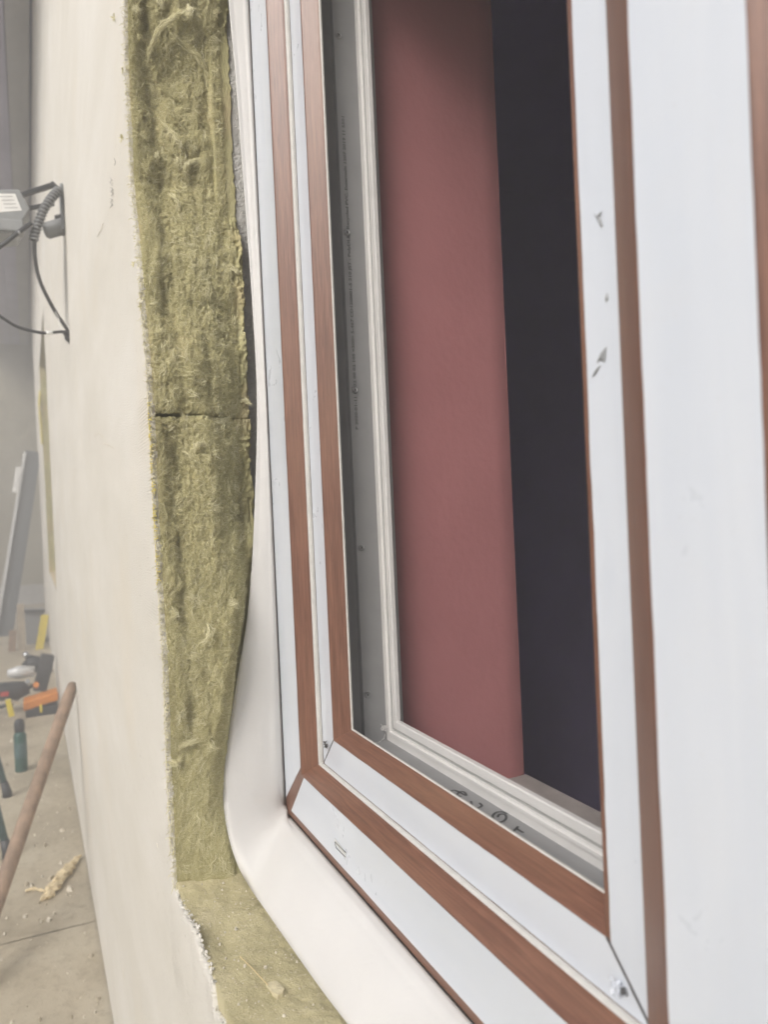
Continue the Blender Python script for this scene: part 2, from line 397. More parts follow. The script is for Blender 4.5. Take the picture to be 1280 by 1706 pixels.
# --- mineral wool boards
holes = [(.64, .215, .07, .014, .020), (.56, .228, .05, .016, .016), (.47, .215, .06, .014, .016), (.71, .235, .05, .02, .018), (.80, .205, .04, .010, .016), (.36, .208, .05, .010, .010), (.105, .205, .045, .02, .022), (.03, .225, .10, .02, .012), (-.10, .205, .12, .010, .014), (.30, .215, .05, .014, .012), (-.30, .21, .03, .010, .016), (.22, .262, .06, .008, .014)]
STRIP_U = [(-.557, 1.150), (-.504, 1.163), (-.446, 1.182), (-.391, 1.193), (-.262, 1.205), (-.141, 1.209), (.05, 1.212)]
STRIP_V = [(-.557, .272), (-.504, .262), (-.446, .258), (-.391, .264), (-.262, .289), (-.141, .314), (.05, .34), (.2, .40)]
def wool_u(w, v):
    u = (interp(edge_tab, w) if w < .86 else 1.257) + .003
    k = max(0, min(1, (v-.17)/.11)); b = interp([(-.557, .035), (-.45, .018), (-.2, .008), (.9, .0)], w)
    u -= b*k
    x, y = v*1.0, w*1.0
    d = .0085*N3(x*28, y*11, 1) + .0062*N3(x*70+3, y*24, 2) + .0042*(abs(N3(x*150, y*38, 3))*2-.5) + .0032*(abs(N3(x*260, y*110, 5))*2-.5) + .0022*N3(x*420, y*300, 7) + .0034*(abs(N3(x*115+9, y*85, 11))*2-.5)
    d *= interp([(-.557, .35), (-.25, .6), (0, 1), (1, 1.15)], w)
    for hw_, hv, sw, sv, amp in holes:
        e = ((w-hw_)/sw)**2 + ((v-hv)/sv)**2
        if e < 6: d += amp*math.exp(-e)
    if v < .200: k = min(1, (.200-v)/.008)*interp([(.2, .2), (.5, 1)], w); d = lerp(d, d*.6 - .002, k)     # dense outer skin of the board
    if v < .190:                              # flush with the broken plaster rim
        k = min(1, (.190-v)/.009); u = lerp(u, (interp(edge_tab, w) if w < .86 else 1.257) + .0005, k); d *= 1-.6*k
    if w > -.15: u = lerp(u, max(u, 1.240), min(1, max(0, (v-.255)/.06))*min(1, (w+.15)/.15))   # falls back towards the masonry
    k = v - interp(STRIP_V, w)                # pressed back where the strip covers it
    if k > -.034: u = lerp(u, max(u, interp(STRIP_U, w) + .007 + max(0, k)*1.2), min(1, (k+.034)/.034)); d *= max(.3, 1-max(0, k+.01)*60)
    return min(u + d, lerp(1.40, 1.263, min(1, max(0, (v-.285)/.02))))
def board(name, w0, w1, parent, phase=0):
    dv, dw = .0017, .0022; nv = int((.336-.177)/dv); nw = int((w1-w0)/dw)
    vs, fs = [], []
    for i in range(nw+1):
        w = lerp(w0, w1, i/nw)
        for j in range(nv+1):
            vmax = .336 + .004*N3(w*18, 3, phase) + .003*N3(w*90, 8, phase)
            v = lerp(.177, vmax, j/nv)
            gap = interp([(.17, .0026), (.225, .0018), (.245, .0001), (.34, -.0006)], v) + .0016*N3(v*60, 4, 4) + .0008*N3(v*220, 1, 2)
            ww = w + (gap*(1-i/nw*8) if w0 > -.5 and i < nw/8 else 0) - (gap*(1-(nw-i)/nw*8) if w1 < .9 and nw-i < nw/8 else 0)
            u = wool_u(ww, v)
            if i == 0 and w0 > -.5 or i == nw and w1 < .9: u += .003
            vs.append(P(u, v, ww))
    n = nv+1
    for i in range(nw):
        for j in range(nv): k = i*n+j; fs.append((k, k+1, k+n+1, k+n))
    # skirts give the board its body
    border = [i*n for i in range(nw+1)] + [nw*n+j for j in range(1, n)] + [i*n+nv for i in range(nw-1, -1, -1)] + [j for j in range(nv-1, 0, -1)]
    k0 = len(vs)
    for b in border: p = Vector(vs[b]); vs.append(Vector((-1.40, p.y, p.z)))
    nb_ = len(border)
    for q in range(nb_): fs.append((border[q], border[(q+1) % nb_], k0+(q+1) % nb_, k0+q))
    o = mesh(name, vs, fs, 'wool', None, smooth=True, fix=False); under(o, parent); return o
JW = .152
b_up = board('insulation_board', JW, OTOP+.06, hw, 0)
b_lo = board('insulation_board', LEDGE-.02, JW-.0002, hw, 5)
tag(b_up, 'upper frayed mineral wool board beside the window'); tag(b_lo, 'lower mineral wool board beside the window, below the joint')
# the rest of the insulation layer, plain blocks behind the plaster
im = MB()
im.box(1.40, FU0, VW+.0095, MV0-.002, GW, WTOP); im.box(-2.2, ORIGHT, VW+.0095, MV0-.002, GW, WTOP)
im.box(ORIGHT, 1.40, VW+.0095, MV0-.002, OTOP+.06, WTOP); im.box(ORIGHT, 1.40, VW+.0095, MV0-.002, GW, LEDGE-.03)
im.box(FU1, UEND, VW+.0095, MV0-.002, GW, WTOP); im.box(FU0, FU1, VW+.0095, MV0-.002, GW, FW0-.004); im.box(FU0, FU1, VW+.0095, MV0-.002, FW1, WTOP)
im.build('insulation_layer', 'wool', hw)
# ledge board under the window: wool top dusted with crumbs
vs, fs = [], []; du = .0036
U0, U1 = -.46, 1.20; nu = int((U1-U0)/du); nv = 52
def ledge_w(u, v):
    d = .0030*N3(u*16, v*16, 2) + .0022*N3(u*48, v*48, 4) + .0016*N3(u*130, v*130, 6) + .0008*N3(u*320, v*320, 8)
    d += .010*max(0, 1-abs(u-1.17)/.05)*(.6+.6*N3(v*40, u*20, 1))       # crumbled heap in the corner
    d -= .007*math.exp(-((u-1.0)/.04)**2 - ((v-.205)/.015)**2)
    return LEDGE + .002 + d  - .016*min(1, max(0, (v-.287)/.012))*interp([(.6, 1), (1.10, 1), (1.14, 1)], u)
for i in range(nu+1):
    for j in range(nv+1):
        u = lerp(U0, U1, i/nu); v = lerp(.176, .36, j/nv)
        vs.append(P(u, v, ledge_w(u, v)))
for i in range(nu):
    for j in range(nv): k = i*(nv+1)+j; fs.append((k, k+1, k+nv+2, k+nv+1))
n = nv+1
k0 = len(vs); vs += [P(lerp(U0, U1, i/nu), .178, LEDGE-.06) for i in range(nu+1)]
for i in range(nu): fs.append((i*n, (i+1)*n, k0+i+1, k0+i))
o = mesh('ledge_board', vs, fs, 'ledge', None, smooth=True, fix=False); under(o, hw)
tag(o, 'dusty olive wool ledge under the window')

# --- loose fibres and tufts
def fibres(name, gen, parent, label):
    vs, fs, tint = [], [], []
    for pts, wd, tn in gen:
        k = len(vs); m_ = len(pts)
        for i, p in enumerate(pts):
            d = (pts[min(i+1, m_-1)] - pts[max(i-1, 0)])
            view = Vector((1, -.25, 0)); s_ = d.cross(view)
            s_ = s_.normalized() if s_.length > 1e-9 else Vector((0, 1, 0))
            ww = wd*(1 if 0 < i < m_-1 else .35)*.5
            vs += [tuple(p - s_*ww), tuple(p + s_*ww)]; tint += [tn, tn]
        for i in range(m_-1): a = k+2*i; fs.append((a, a+1, a+3, a+2))
    me = bpy.data.meshes.new(name); me.from_pydata(vs, [], fs)
    at = me.attributes.new('tint', 'FLOAT', 'POINT'); at.data.foreach_set('value', tint)
    o = link(name, me, 'fibre'); under(o, parent); tag(o, label, kind='stuff'); return o
rnd = random.Random(3)
def strand(u, v, w, L, ang, lift, wob, seg=6):
    # runs mostly up and down over the board; ang tilts it in the v-w plane; lift bows it off the surface
    pts = []; d0 = Vector((0, math.sin(ang), math.cos(ang))); ph = rnd.uniform(0, 6.3); cu = rnd.uniform(-1, 1)*wob
    for i in range(seg):
        t_ = i/(seg-1); s_ = (t_-.5)*L
        vv = v + d0.y*s_ + cu*L*(t_-.5)**2 + .0008*math.sin(ph+t_*7); ww = w + d0.z*s_ + .0008*math.cos(ph+t_*6)
        uu = u - lift*(4*t_*(1-t_))*.9 - .0006
        pts.append(P(uu, vv, ww))
    return pts
def gen_board(w0, w1, n_single, n_tuft):
    out = []
    for _ in range(n_single):
        w = rnd.uniform(w0, w1); v = rnd.uniform(.180, min(.320, interp(STRIP_V, w)-.012)); calm = interp([(-.557, .4), (-.25, .7), (.05, 1)], w)
        if rnd.random() > calm + .2: continue
        u = wool_u(w, v); ang = rnd.gauss(0, 1.0); L = rnd.uniform(.004, .018)
        out.append((strand(u, v, w, L, ang, rnd.uniform(0, .0055)*calm, 1.0, 5), rnd.uniform(.00025, .0006), min(1, max(0, rnd.gauss(.42, .22)))))
    for _ in range(n_tuft):
        w = rnd.uniform(w0, w1); v = rnd.uniform(.19, min(.318, interp(STRIP_V, w)-.014)); calm = interp([(-.557, .3), (-.25, .6), (.05, 1)], w)
        if rnd.random() > calm: continue
        L = rnd.uniform(.008, .022); ang = rnd.gauss(0, .9); wob = rnd.uniform(0, 1.6); lift = rnd.uniform(.002, .008)*calm; tn = rnd.uniform(.3, .8)
        u = wool_u(w, v)
        for _k in range(rnd.randint(10, 22)):
            st = rnd.getstate()
            out.append((strand(u - rnd.uniform(0, .003), v + rnd.gauss(0, .0026), w + rnd.gauss(0, .004), L*rnd.uniform(.5, 1.2), ang + rnd.gauss(0, .45), lift*rnd.uniform(.5, 1.2), wob, 6), rnd.uniform(.0003, .0007), min(1, max(0, tn + rnd.gauss(0, .13)))))
    return out
f1 = fibres('wool_fibres', gen_board(JW+.006, .87, 42000, 300), hw, 'loose curled fibres on the upper wool board')
f2 = fibres('wool_fibres', gen_board(LEDGE+.01, JW-.008, 42000, 300), hw, 'loose curled fibres on the lower wool board')
# long peeled wads with a bow, as in the photograph
def wad(ctrl, rad, nf, tn):
    sp_ = curve_pts(ctrl, 6); out = []
    for _ in range(nf):
        off = Vector((rnd.gauss(0, rad), rnd.gauss(0, rad), rnd.gauss(0, rad))); i0 = rnd.randint(0, max(0, len(sp_)//3)); i1 = rnd.randint(len(sp_)*2//3, len(sp_))
        pts = [p + off*(.6+.4*math.sin(i*.7+off.x*900)) + Vector((rnd.gauss(0, .0015), rnd.gauss(0, .0015), rnd.gauss(0, .0015))) for i, p in enumerate(sp_[i0:i1])]
        if len(pts) > 2: out.append((pts, rnd.uniform(.0004, .0009), min(1, max(0, tn + rnd.gauss(0, .2)))))
    return out
def wpx(lst, lift):
    out = []
    for (x, y), l_ in zip(lst, lift if isinstance(lift, (list, tuple)) else [lift]*len(lst)):
        q = at_u(x, y, 1.25); uu = wool_u(q[2], min(.322, max(.178, q[1]))) - l_; q = at_u(x, y, uu); out.append(P(*q))
    return out
wads = []
wads += wad(wpx([(330, 14), (300, 22), (270, 45), (250, 80), (243, 120)], [.002, .014, .018, .012, .002]), .0022, 46, .75)
wads += wad(wpx([(310, 5), (316, 22), (300, 32)], [.002, .016, .004]), .003, 40, .8)
wads += wad(wpx([(258, 190), (282, 215), (300, 240), (304, 262)], [.001, .008, .01, .002]), .0018, 30, .7)
wads += wad(wpx([(345, 268), (325, 268), (310, 278), (308, 300)], [.002, .012, .013, .003]), .0022, 42, .75)
wads += wad(wpx([(300, 360), (296, 335), (280, 322)], [.001, .008, .002]), .0025, 36, .6)
wads += wad(wpx([(392, 690), (375, 700), (352, 706), (340, 712)], [.001, .01, .01, .001]), .0022, 36, .72)
wads += wad(wpx([(345, 745), (330, 740), (322, 755)], [.001, .012, .002]), .0022, 34, .85)
wads += wad(wpx([(418, 880), (402, 900), (390, 925), (384, 940)], [.001, .008, .010, .004]), .0010, 16, .85)
wads += wad(wpx([(280, 1010), (292, 1022), (285, 1035)], [.001, .012, .002]), .0035, 44, .72)
wads += wad(wpx([(345, 1040), (350, 1060), (338, 1075)], [.001, .009, .002]), .003, 40, .7)
wads += wad(wpx([(300, 1245), (312, 1238), (330, 1232)], [.001, .006, .001]), .003, 36, .75)
wads += wad(wpx([(280, 1268), (295, 1272), (300, 1262)], [.001, .008, .001]), .003, 34, .7)
wads += wad(wpx([(380, 440), (395, 452), (405, 458)], [.002, .012, .004]), .0022, 26, .7)
wads += wad(wpx([(400, 668), (412, 668), (418, 676)], [.004, .012, .014]), .0020, 24, .85)
wads += wad(wpx([(270, 280), (262, 262), (262, 250)], [.001, .008, .001]), .002, 30, .6)
wads += wad(wpx([(290, 60), (330, 95), (350, 150), (352, 210)], [.002, .008, .006, .001]), .004, 60, .55)
wads += wad(wpx([(365, 1000), (372, 960), (360, 920)], [.001, .009, .001]), .003, 44, .6)
fibres('wool_wads', wads, hw, 'long peeled bows of wool hanging off the boards')
# fuzz over the board's outer edge and on the plaster edge
fz = []
for _ in range(2600):
    w = rnd.uniform(LEDGE, .85); ue = uedge(w)
    a = rnd.uniform(-1.2, 1.2); L = rnd.uniform(.003, .011)
    p0 = P(ue + rnd.uniform(-.005, .003), VW + rnd.uniform(.000, .009), w)
    d = Vector((rnd.uniform(.0, .9), rnd.uniform(-.9, .1), math.sin(a))).normalized()
    fz.append(([p0 + d*L*t_ + Vector((0, 0, .0015*math.sin(t_*4+a))) for t_ in (0, .4, .75, 1)], rnd.uniform(.0003, .0008), rnd.uniform(.35, .95)))
for (x, y, r_) in ((190, 30, .006), (204, 118, .004), (203, 232, .007), (222, 440, .004), (234, 512, .005)):
    q = at_v(x, y, VW-.003)
    for _ in range(26):
        d = Vector((rnd.gauss(0, 1), rnd.gauss(0, .5), rnd.gauss(0, 1))).normalized(); c0 = P(*q)
        fz.append(([c0, c0 + d*r_*.5, c0 + d*r_ + Vector((0, -.001, rnd.gauss(0, .001)))], .0009, rnd.uniform(.3, .7)))
fibres('edge_fuzz', fz, hw, 'wool fuzz along the broken plaster edge')
# yarn ends of the reinforcing mesh sticking out of the plaster edge
for nm, mat_, (wa, wb), cnt in (('mesh_yarns', 'yarn', (-.10, .17), 110), ('mesh_yarns', 'yarn_white', (-.5, .35), 190)):
    mb = MB()
    for _ in range(cnt):
        w = rnd.uniform(wa, wb); w = round(w/.004)*.004; ue = uedge(w); L = rnd.uniform(.003, .010)
        y0 = P(ue + .004, VW - .0008, w); y1 = P(ue - L*.5, VW - .001 + rnd.uniform(-.002, .002), w + rnd.uniform(-.002, .002)); y2 = P(ue - L, VW + rnd.uniform(-.003, .004), w + rnd.uniform(-.003, .003))
        mb.tube([y0, y1, y2], .00055, 4)
    for k in range(2):
        mb.tube([P(uedge(wa + (wb-wa)*i/60) - .0012 + .003*k, VW - .0008 + .0006*N3(i*.4, k, 0), wa + (wb-wa)*i/60) for i in range(61)], .0005, 4)
    o = mb.build(nm, mat_, hw); tag(o, 'yellow yarn ends of the reinforcing mesh' if mat_ == 'yarn' else 'pale yarn ends of the reinforcing mesh', kind='stuff')

# plaster crumbs clinging to the broken rims
sp = []
for _ in range(260):
    u = rnd.uniform(.60, 1.18); sp.append((P(u, VW + rnd.uniform(.001, .010), wedge(u) + rnd.uniform(-.003, .001)), rnd.choice((.0012, .0018, .0028, .004))*rnd.uniform(.7, 1.3)))
for _ in range(300):
    w = rnd.uniform(LEDGE, .85); sp.append((P(uedge(w) + rnd.uniform(-.001, .002), VW + rnd.uniform(.000, .006), w), rnd.choice((.001, .0014, .002))*rnd.uniform(.7, 1.3)))
o = lumps(sp, 'rim_crumbs', 'plaster', hw); tag(o, 'plaster crumbs clinging to the broken rim', kind='stuff')
# faint pencil marks and scratches on the plaster
for nm, px_ in (('pencil_mark', [(183, 296), (186, 300), (183, 305), (187, 309)]), ('pencil_mark', [(184, 313), (188, 316), (184, 320), (188, 322), (185, 327)]), ('pencil_mark', [(183, 331), (187, 333), (184, 338), (187, 341), (183, 347)]), ('pencil_mark', [(190, 264), (192, 270), (191, 276)]), ('scratch', [(157, 728), (165, 722), (173, 730)]), ('scratch', [(170, 738), (180, 741), (188, 746)]), ('scratch', [(162, 395), (168, 382), (172, 372)]), ('scratch', [(205, 1612), (206, 1625), (208, 1634)]), ('scratch', [(261, 1404), (263, 1412)]), ('scratch', [(120, 800), (124, 790), (122, 780)])):
    pp = [P(*at_v(x, y, VW-.0025)) for x, y in px_]
    pp = curve_pts(pp, 4) if len(pp) > 2 else pp
    mb = MB(); mb.tube(pp, .0005, 4); mb.build(nm, 'pencil' if nm == 'pencil_mark' else 'crumb', hw)
# crumbs on the ledge, one flake with a straw
sp = []
for _ in range(240):
    u = rnd.uniform(.55, 1.17); v = rnd.uniform(.182, .285); sp.append((P(u, v, ledge_w(u, v)), rnd.choice((.0008, .0012, .0016, .0026))*rnd.uniform(.7, 1.3)))
tag(lumps(sp, 'ledge_crumbs', 'crumb'), 'tiny pale crumbs strewn over the wool ledge', 'crumbs', kind='stuff')
fl = thing('wool_flake', 'flat pale square wool flake with a thin straw on the ledge', 'flake', P(*at_w(460, 1643, LEDGE)))
c0 = at_w(462, 1645, LEDGE); vs = []; rn = random.Random(5)
def lp(x, y, h): q = at_w(x, y, LEDGE + h); return P(*q)
top = [lp(x, y, .006) for x, y in ((443, 1638), (452, 1634), (461, 1633), (468, 1640), (474, 1646), (471, 1652), (463, 1657), (453, 1651))]
botm = [p - Vector((0, 0, .005)) + Vector((rn.uniform(-.001, .001), rn.uniform(-.001, .001), 0)) for p in top]
cm = sum(top, Vector())/8 + Vector((0, 0, .001))
o = mesh('flake', top + botm + [cm], [(i, (i+1) % 8, 16) for i in range(8)] + [(i, (i+1) % 8, 8+(i+1) % 8, 8+i) for i in range(8)] + [tuple(range(15, 7, -1))], 'flake'); under(o, fl)
MB().tube([lp(400, 1593, .004), lp(420, 1612, .007), lp(446, 1640, .008)], .0006, 5).build('straw', 'straw', fl)
for k, (x, y, r_) in enumerate(((393, 1547, .0045), (442, 1612, .005), (408, 1609, .0035), (420, 1590, .004))):
    o = lumps([(lp(x, y, .003), r_)], 'plaster_chip', 'crumb')
    tag(o, ['pale plaster chip nearest the corner on the wool ledge', 'pale plaster chip just above the square flake on the ledge', 'pale plaster chip beside the straw on the wool ledge', 'flat pale chip between straw and white strip on the ledge'][k], 'chip', 'plaster chips on the ledge')

# --- second window further along the wall: wool reveals, plain recessed frame
sw = thing('far_window', 'second window opening further along the wall with bare wool reveal', 'window', P(7.6, .36, FW0))
mb = MB(); mb.box(FU1-.02, FU1-.001, VW+.002, .34, FW0, FW1); mb.build('reveal', 'wool', sw)
mb = MB(); mb.box(FU0+.001, FU1-.001, VW+.012, .36, FW0-.003, FW0+.012); mb.build('ledge', 'foam', sw)
mb = MB()
for a, b, c_, d in ((FU0, FU1, FW0, FW0+.08), (FU0, FU1, FW1-.08, FW1), (FU0, FU0+.08, FW0+.08, FW1-.08), (FU1-.08, FU1, FW0+.08, FW1-.08), (7.58, 7.68, FW0+.08, FW1-.08)): mb.box(a, b, .36, .43, c_, d)
mb.build('frame', 'pvc', sw)
mb = MB(); mb.box(FU0+.02, FU1-.02, .39, .40, FW0+.02, FW1-.02); mb.build('pane', 'dark_gap', sw)
mb = MB(); mb.tube(curve_pts([P(8.85, .168, 1.36), P(8.82, .155, 1.2), P(8.84, .16, 1.0), P(8.83, .165, .8)], 8), [.01+.012*abs(N3(i*.5, 1, 1)) for i in range(25)], 7); mb.build('wool_fringe', 'yarn', sw, True)

# --- eave over the wall
ev = thing('roof_eave', 'dark boarded roof eave overhanging the house wall', 'roof', P(6, -.2, WTOP))
for i in range(6):
    a = VW - .02 - i*.155; mb = MB(); mb.box(-2.2, 16.1, a-.149, a, WTOP+.002*(i % 2), WTOP+.03); mb.build('soffit_board', 'soffit2' if i == 0 else 'soffit', ev)
mb = MB(); mb.box(-2.2, 16.1, VW-.97, VW-.94, WTOP-.06, WTOP+.22); mb.build('fascia', 'soffit', ev)
mb = MB(); mb.add([P(-2.3, VW-1.0, WTOP+.2), P(16.15, VW-1.0, WTOP+.2), P(16.15, 5.2, 5.0), P(-2.3, 5.2, 5.0), P(-2.3, VW-1.0, WTOP+.26), P(16.15, VW-1.0, WTOP+.26), P(16.15, 5.2, 5.06), P(-2.3, 5.2, 5.06)], [(0,1,2,3), (4,5,6,7), (0,1,5,4), (2,3,7,6), (0,3,7,4), (1,2,6,5)]); mb.build('roof_cover', 'soffit', ev)

# --- room behind
for nm, bx_, mt in (('room_floor', (-2.2, 2.6, MV1, 3.2, GW, GW+.1), 'room_floor'), ('room_ceiling', (-2.2, 2.6, MV1, 3.2, 1.25, 1.35), 'room'), ('room_back_wall', (-2.2, 2.7, 3.2, 3.3, GW, 1.35), 'room'), ('room_side_wall', (2.6, 2.7, MV1, 3.2, GW, 1.35), 'room'), ('room_end_wall', (-2.3, -2.2, MV1, 3.3, GW, 1.35), 'room')):
    tag(MB().box(*bx_).build(nm, mt), kind='structure')
# painted reveal and inner sill
UR = 1.08
vs, fs = [], []; nw, nv = 60, 14
for i in range(nw+1):
    for j in range(nv+1):
        w = lerp(-.464, 1.03, i/nw); v = lerp(.507, .7395, j/nv)
        vs.append(P(UR + .0015*N3(w*4, v*6, 3) + (.005 if j == nv else 0), v + (.0012*N3(w*14, 1, 2) if j == nv else 0), w))
for i in range(nw):
    for j in range(nv): k = i*(nv+1)+j; fs.append((k, k+1, k+nv+2, k+nv+1))
o = mesh('painted_reveal', vs, fs, 'red', None, smooth=True); under(o, hw); tag(o, 'dusty red painted inner reveal')
MB().box(UR+.006, 1.2805, .526, .7385, -.53, 1.05).build('reveal_backing', 'red', hw)
MB().box(UR+.006, 1.30, .739, .742, -.53, 1.05).build('painted_return', 'red', hw)
MB().box(-.435, UR+.004, .522, .745, -.50, -.464).build('inner_sill', 'sill', hw, bevel=.003)
MB().box(-.435, 1.10, .53, .738, 1.00, 1.055).build('reveal_head', 'red', hw)

# ------------------------------------------------------------------ the window
WU0, WU1, WW0, WW1 = -.40, 1.20, -.488, 1.03
win = thing('window', 'unglazed woodgrain window frame with white protective film still on', 'window', P(.4, .40, WW0))
# a mitred member of a rectangular frame; profile = closed loop of (s, v); fm = material index per profile edge
def member(name, rect, side, prof, fm, mats, parent, smooth_idx=()):
    ua, ub, wa, wb = rect; n = len(prof); vs = []; L = []
    for s, v in prof:
        if side == 'bottom': a, b = (ua+s, wa+s), (ub-s, wa+s)
        elif side == 'top': a, b = (ua+s, wb-s), (ub-s, wb-s)
        elif side == 'far': a, b = (ub-s, wa+s), (ub-s, wb-s)
        else: a, b = (ua+s, wa+s), (ua+s, wb-s)
        vs += [P(a[0], v, a[1]), P(b[0], v, b[1])]
        ax = 0 if side in ('bottom', 'top') else 1; L.append((a[ax], b[ax]))
    cum = [0]
    for (s0, v0), (s1, v1) in zip(prof, prof[1:] + prof[:1]): cum.append(cum[-1] + math.hypot(s1-s0, v1-v0))
    fs, uv, mi = [], [], []; off = {'bottom': 0, 'top': 3.1, 'far': 7.3, 'near': 11.7}[side]
    for i in range(n):
        j = (i+1) % n; fs.append((2*i, 2*i+1, 2*j+1, 2*j)); mi.append(fm[i])
        uv.append([(L[i][0]+off, cum[i]), (L[i][1]+off, cum[i]), (L[j][1]+off, cum[i+1]), (L[j][0]+off, cum[i+1])])
    for e in (0, 1):
        fs.append(tuple(2*i+e for i in range(n))); mi.append(max(set(fm), key=fm.count) if False else len(mats)-1); uv.append([(0, 0)]*n)
    o = mesh(name, vs, fs, mats, None, False, mi, uv); under(o, parent)
    return o
FV, SV = .358, .389
fprof = [(0, FV), (.0848, FV), (.0864, FV+.0006), (.0878, FV+.0022), (.1000, FV+.0195), (.1015, FV+.0225), (.1008, FV+.0245), (.060, FV+.026), (.060, .52), (0, .52)]
ffm = [0, 0, 0, 0, 0, 1, 1, 1, 1, 1]
frect = (WU0, WU1, WW0, WW1)
fr = {}
for side in ('bottom', 'top', 'far', 'near'): fr[side] = member('frame_member', frect, side, fprof, ffm, ['foil', 'pvc'], win)
# gasket between frame and casement
gprof = [(.0990, FV+.0215), (.1010, FV+.0232), (.1026, FV+.0262), (.1026, FV+.0300), (.0985, FV+.0300)]
for side in ('bottom', 'far'): member('frame_gasket', frect, side, gprof, [0]*5, ['gasket'], win)
# mullion: same idea, extruded upright
ML, MF0, MF1, MR = .414, .376, .288, .250
mprof = [(MF0-.003, FV-.0012), (MF1+.003, FV-.0012), (MF1, FV), (MR, FV+.0195), (MR+.001, FV+.024), (.29, FV+.026), (.29, .518), (.37, .518), (.37, FV+.026), (ML-.001, FV+.024), (ML, FV+.0195), (MF0, FV)]
vs, fs, uv, mi = [], [], [], []
wb_, wt_ = WW0+.0838, WW1-.0838
for u, v in mprof: vs += [P(u, v, wb_), P(u, v, wt_)]
n = len(mprof); cu = 0
for i in range(n):
    j = (i+1) % n; d = math.dist(mprof[i], mprof[j]); fs.append((2*i, 2*i+1, 2*j+1, 2*j)); mi.append(1 if 4 <= i <= 8 else 0)
    uv.append([(20+wb_, cu), (20+wt_, cu), (20+wt_, cu+d), (20+wb_, cu+d)]); cu += d
for e in (0, 1): fs.append(tuple(2*i+e for i in range(n))); mi.append(1); uv.append([(0, 0)]*n)
mul = mesh('mullion', vs, fs, ['foil', 'pvc'], None, False, mi, uv); under(mul, win)
# casements
sprof = [(0, SV), (.0492, SV), (.0506, SV+.0006), (.0518, SV+.0022), (.0636, SV+.0200), (.0648, SV+.0222), (.0660, SV+.0235), (.0658, SV+.0255), (.0640, SV+.0262),
         (.0210, SV+.0270), (.0210, .4455), (.0295, .4470), (.0295, .4830), (.0405, .4832), (.0415, .4805), (.0455, .4805), (.0465, .4832), (.0500, .4832), (.0505, .4855), (.0530, .4855), (.0535, .4835), (.0640, .4835), (.0655, .4845), (.0655, .4905), (.0450, .4920), (.0450, .5050), (.0, .5050)]
sfm = [0, 0, 0, 0, 0, 1, 1, 1, 2, 2, 2, 2, 3, 3, 3, 3, 3, 4, 4, 4, 3, 3, 3, 3, 3, 3, 3]
smats = ['foil', 'gasket', 'pvc_grey', 'pvc', 'gasket_grey', 'pvc']
rects = [(.4185, WU1-.10, WW0+.10, WW1-.10), (WU0+.10, MR, WW0+.10, WW1-.10)]
cas = {}
for k, rc in enumerate(rects):
    for side in ('bottom', 'top', 'far', 'near'): cas[k, side] = member('casement_member', rc, side, sprof, sfm, smats, win)
tag(cas[0, 'bottom'], 'casement bottom rail with a handwritten number in its rebate')
# films: thin sheets lying on the faces, slightly wavy cut edges
def film(name, rect, side, s0, s1, v, e0, e1, parent, slant=(0, 0), seed=0, th=.00035, wave=.0006, mit=1.0):
    ua, ub, wa, wb = rect; n = 70; vs = []; uv0 = []
    lo, hi = (ua, ub) if side in ('bottom', 'top') else (wa, wb)
    for i in range(n+1):
        k = i/n
        for j in range(5):
            q = j/4; s = lerp(s0, s1, q)
            a = lo + s*mit + e0 + slant[0]*(1-q); b = hi - s*mit - e1 - slant[1]*(1-q)
            x = lerp(a, b, k)
            ss = s + (wave*N3(x*14, seed, j) + wave*.5*N3(x*60, seed, 9) if j in (0, 4) else 0)
            lift = .0001 + (.00025*max(0, N3(x*9, q*3, seed)) if 0 < j < 4 else 0)
            if side == 'bottom': vs.append(P(x, v - th - lift, wa+ss))
            elif side == 'far': vs.append(P(ub-ss, v - th - lift, x))
            else: vs.append(P(ua+ss, v - th - lift, x))
            uv0.append((x + seed*3.3, s))
    fs = []; uvs = []
    for i in range(n):
        for j in range(4): k = i*5+j; q = (k, k+1, k+6, k+5); fs.append(q); uvs.append([uv0[x] for x in q])
    o = mesh(name, vs, fs, 'film', None, False, None, uvs, False); under(o, parent)
    so = o.modifiers.new('thick', 'SOLIDIFY'); so.thickness = th*.6; so.offset = 0
    return o
film('protective_film', frect, 'far', .0015, .0842, FV, .012, .02, win, (.010, 0), 1)
film('protective_film', frect, 'bottom', .0108, .0846, FV, .02, .014, win, (0, .002), 2)
film('protective_film', rects[0], 'far', .0036, .0486, SV, .0016, .01, win, (0, 0), 3)
film('protective_film', rects[0], 'bottom', .0032, .0488, SV, .0016, .0016, win, (0, 0), 4)
film('protective_film', rects[0], 'near', .006, .0440, SV, .0030, .01, win, (0, 0), 5, wave=.0012)
film('protective_film', (MF1-.002, .60, WW0, WW1), 'near', .0, .0855, FV-.0012, .09, .09, win, (0, 0), 6, wave=.0008, mit=0)
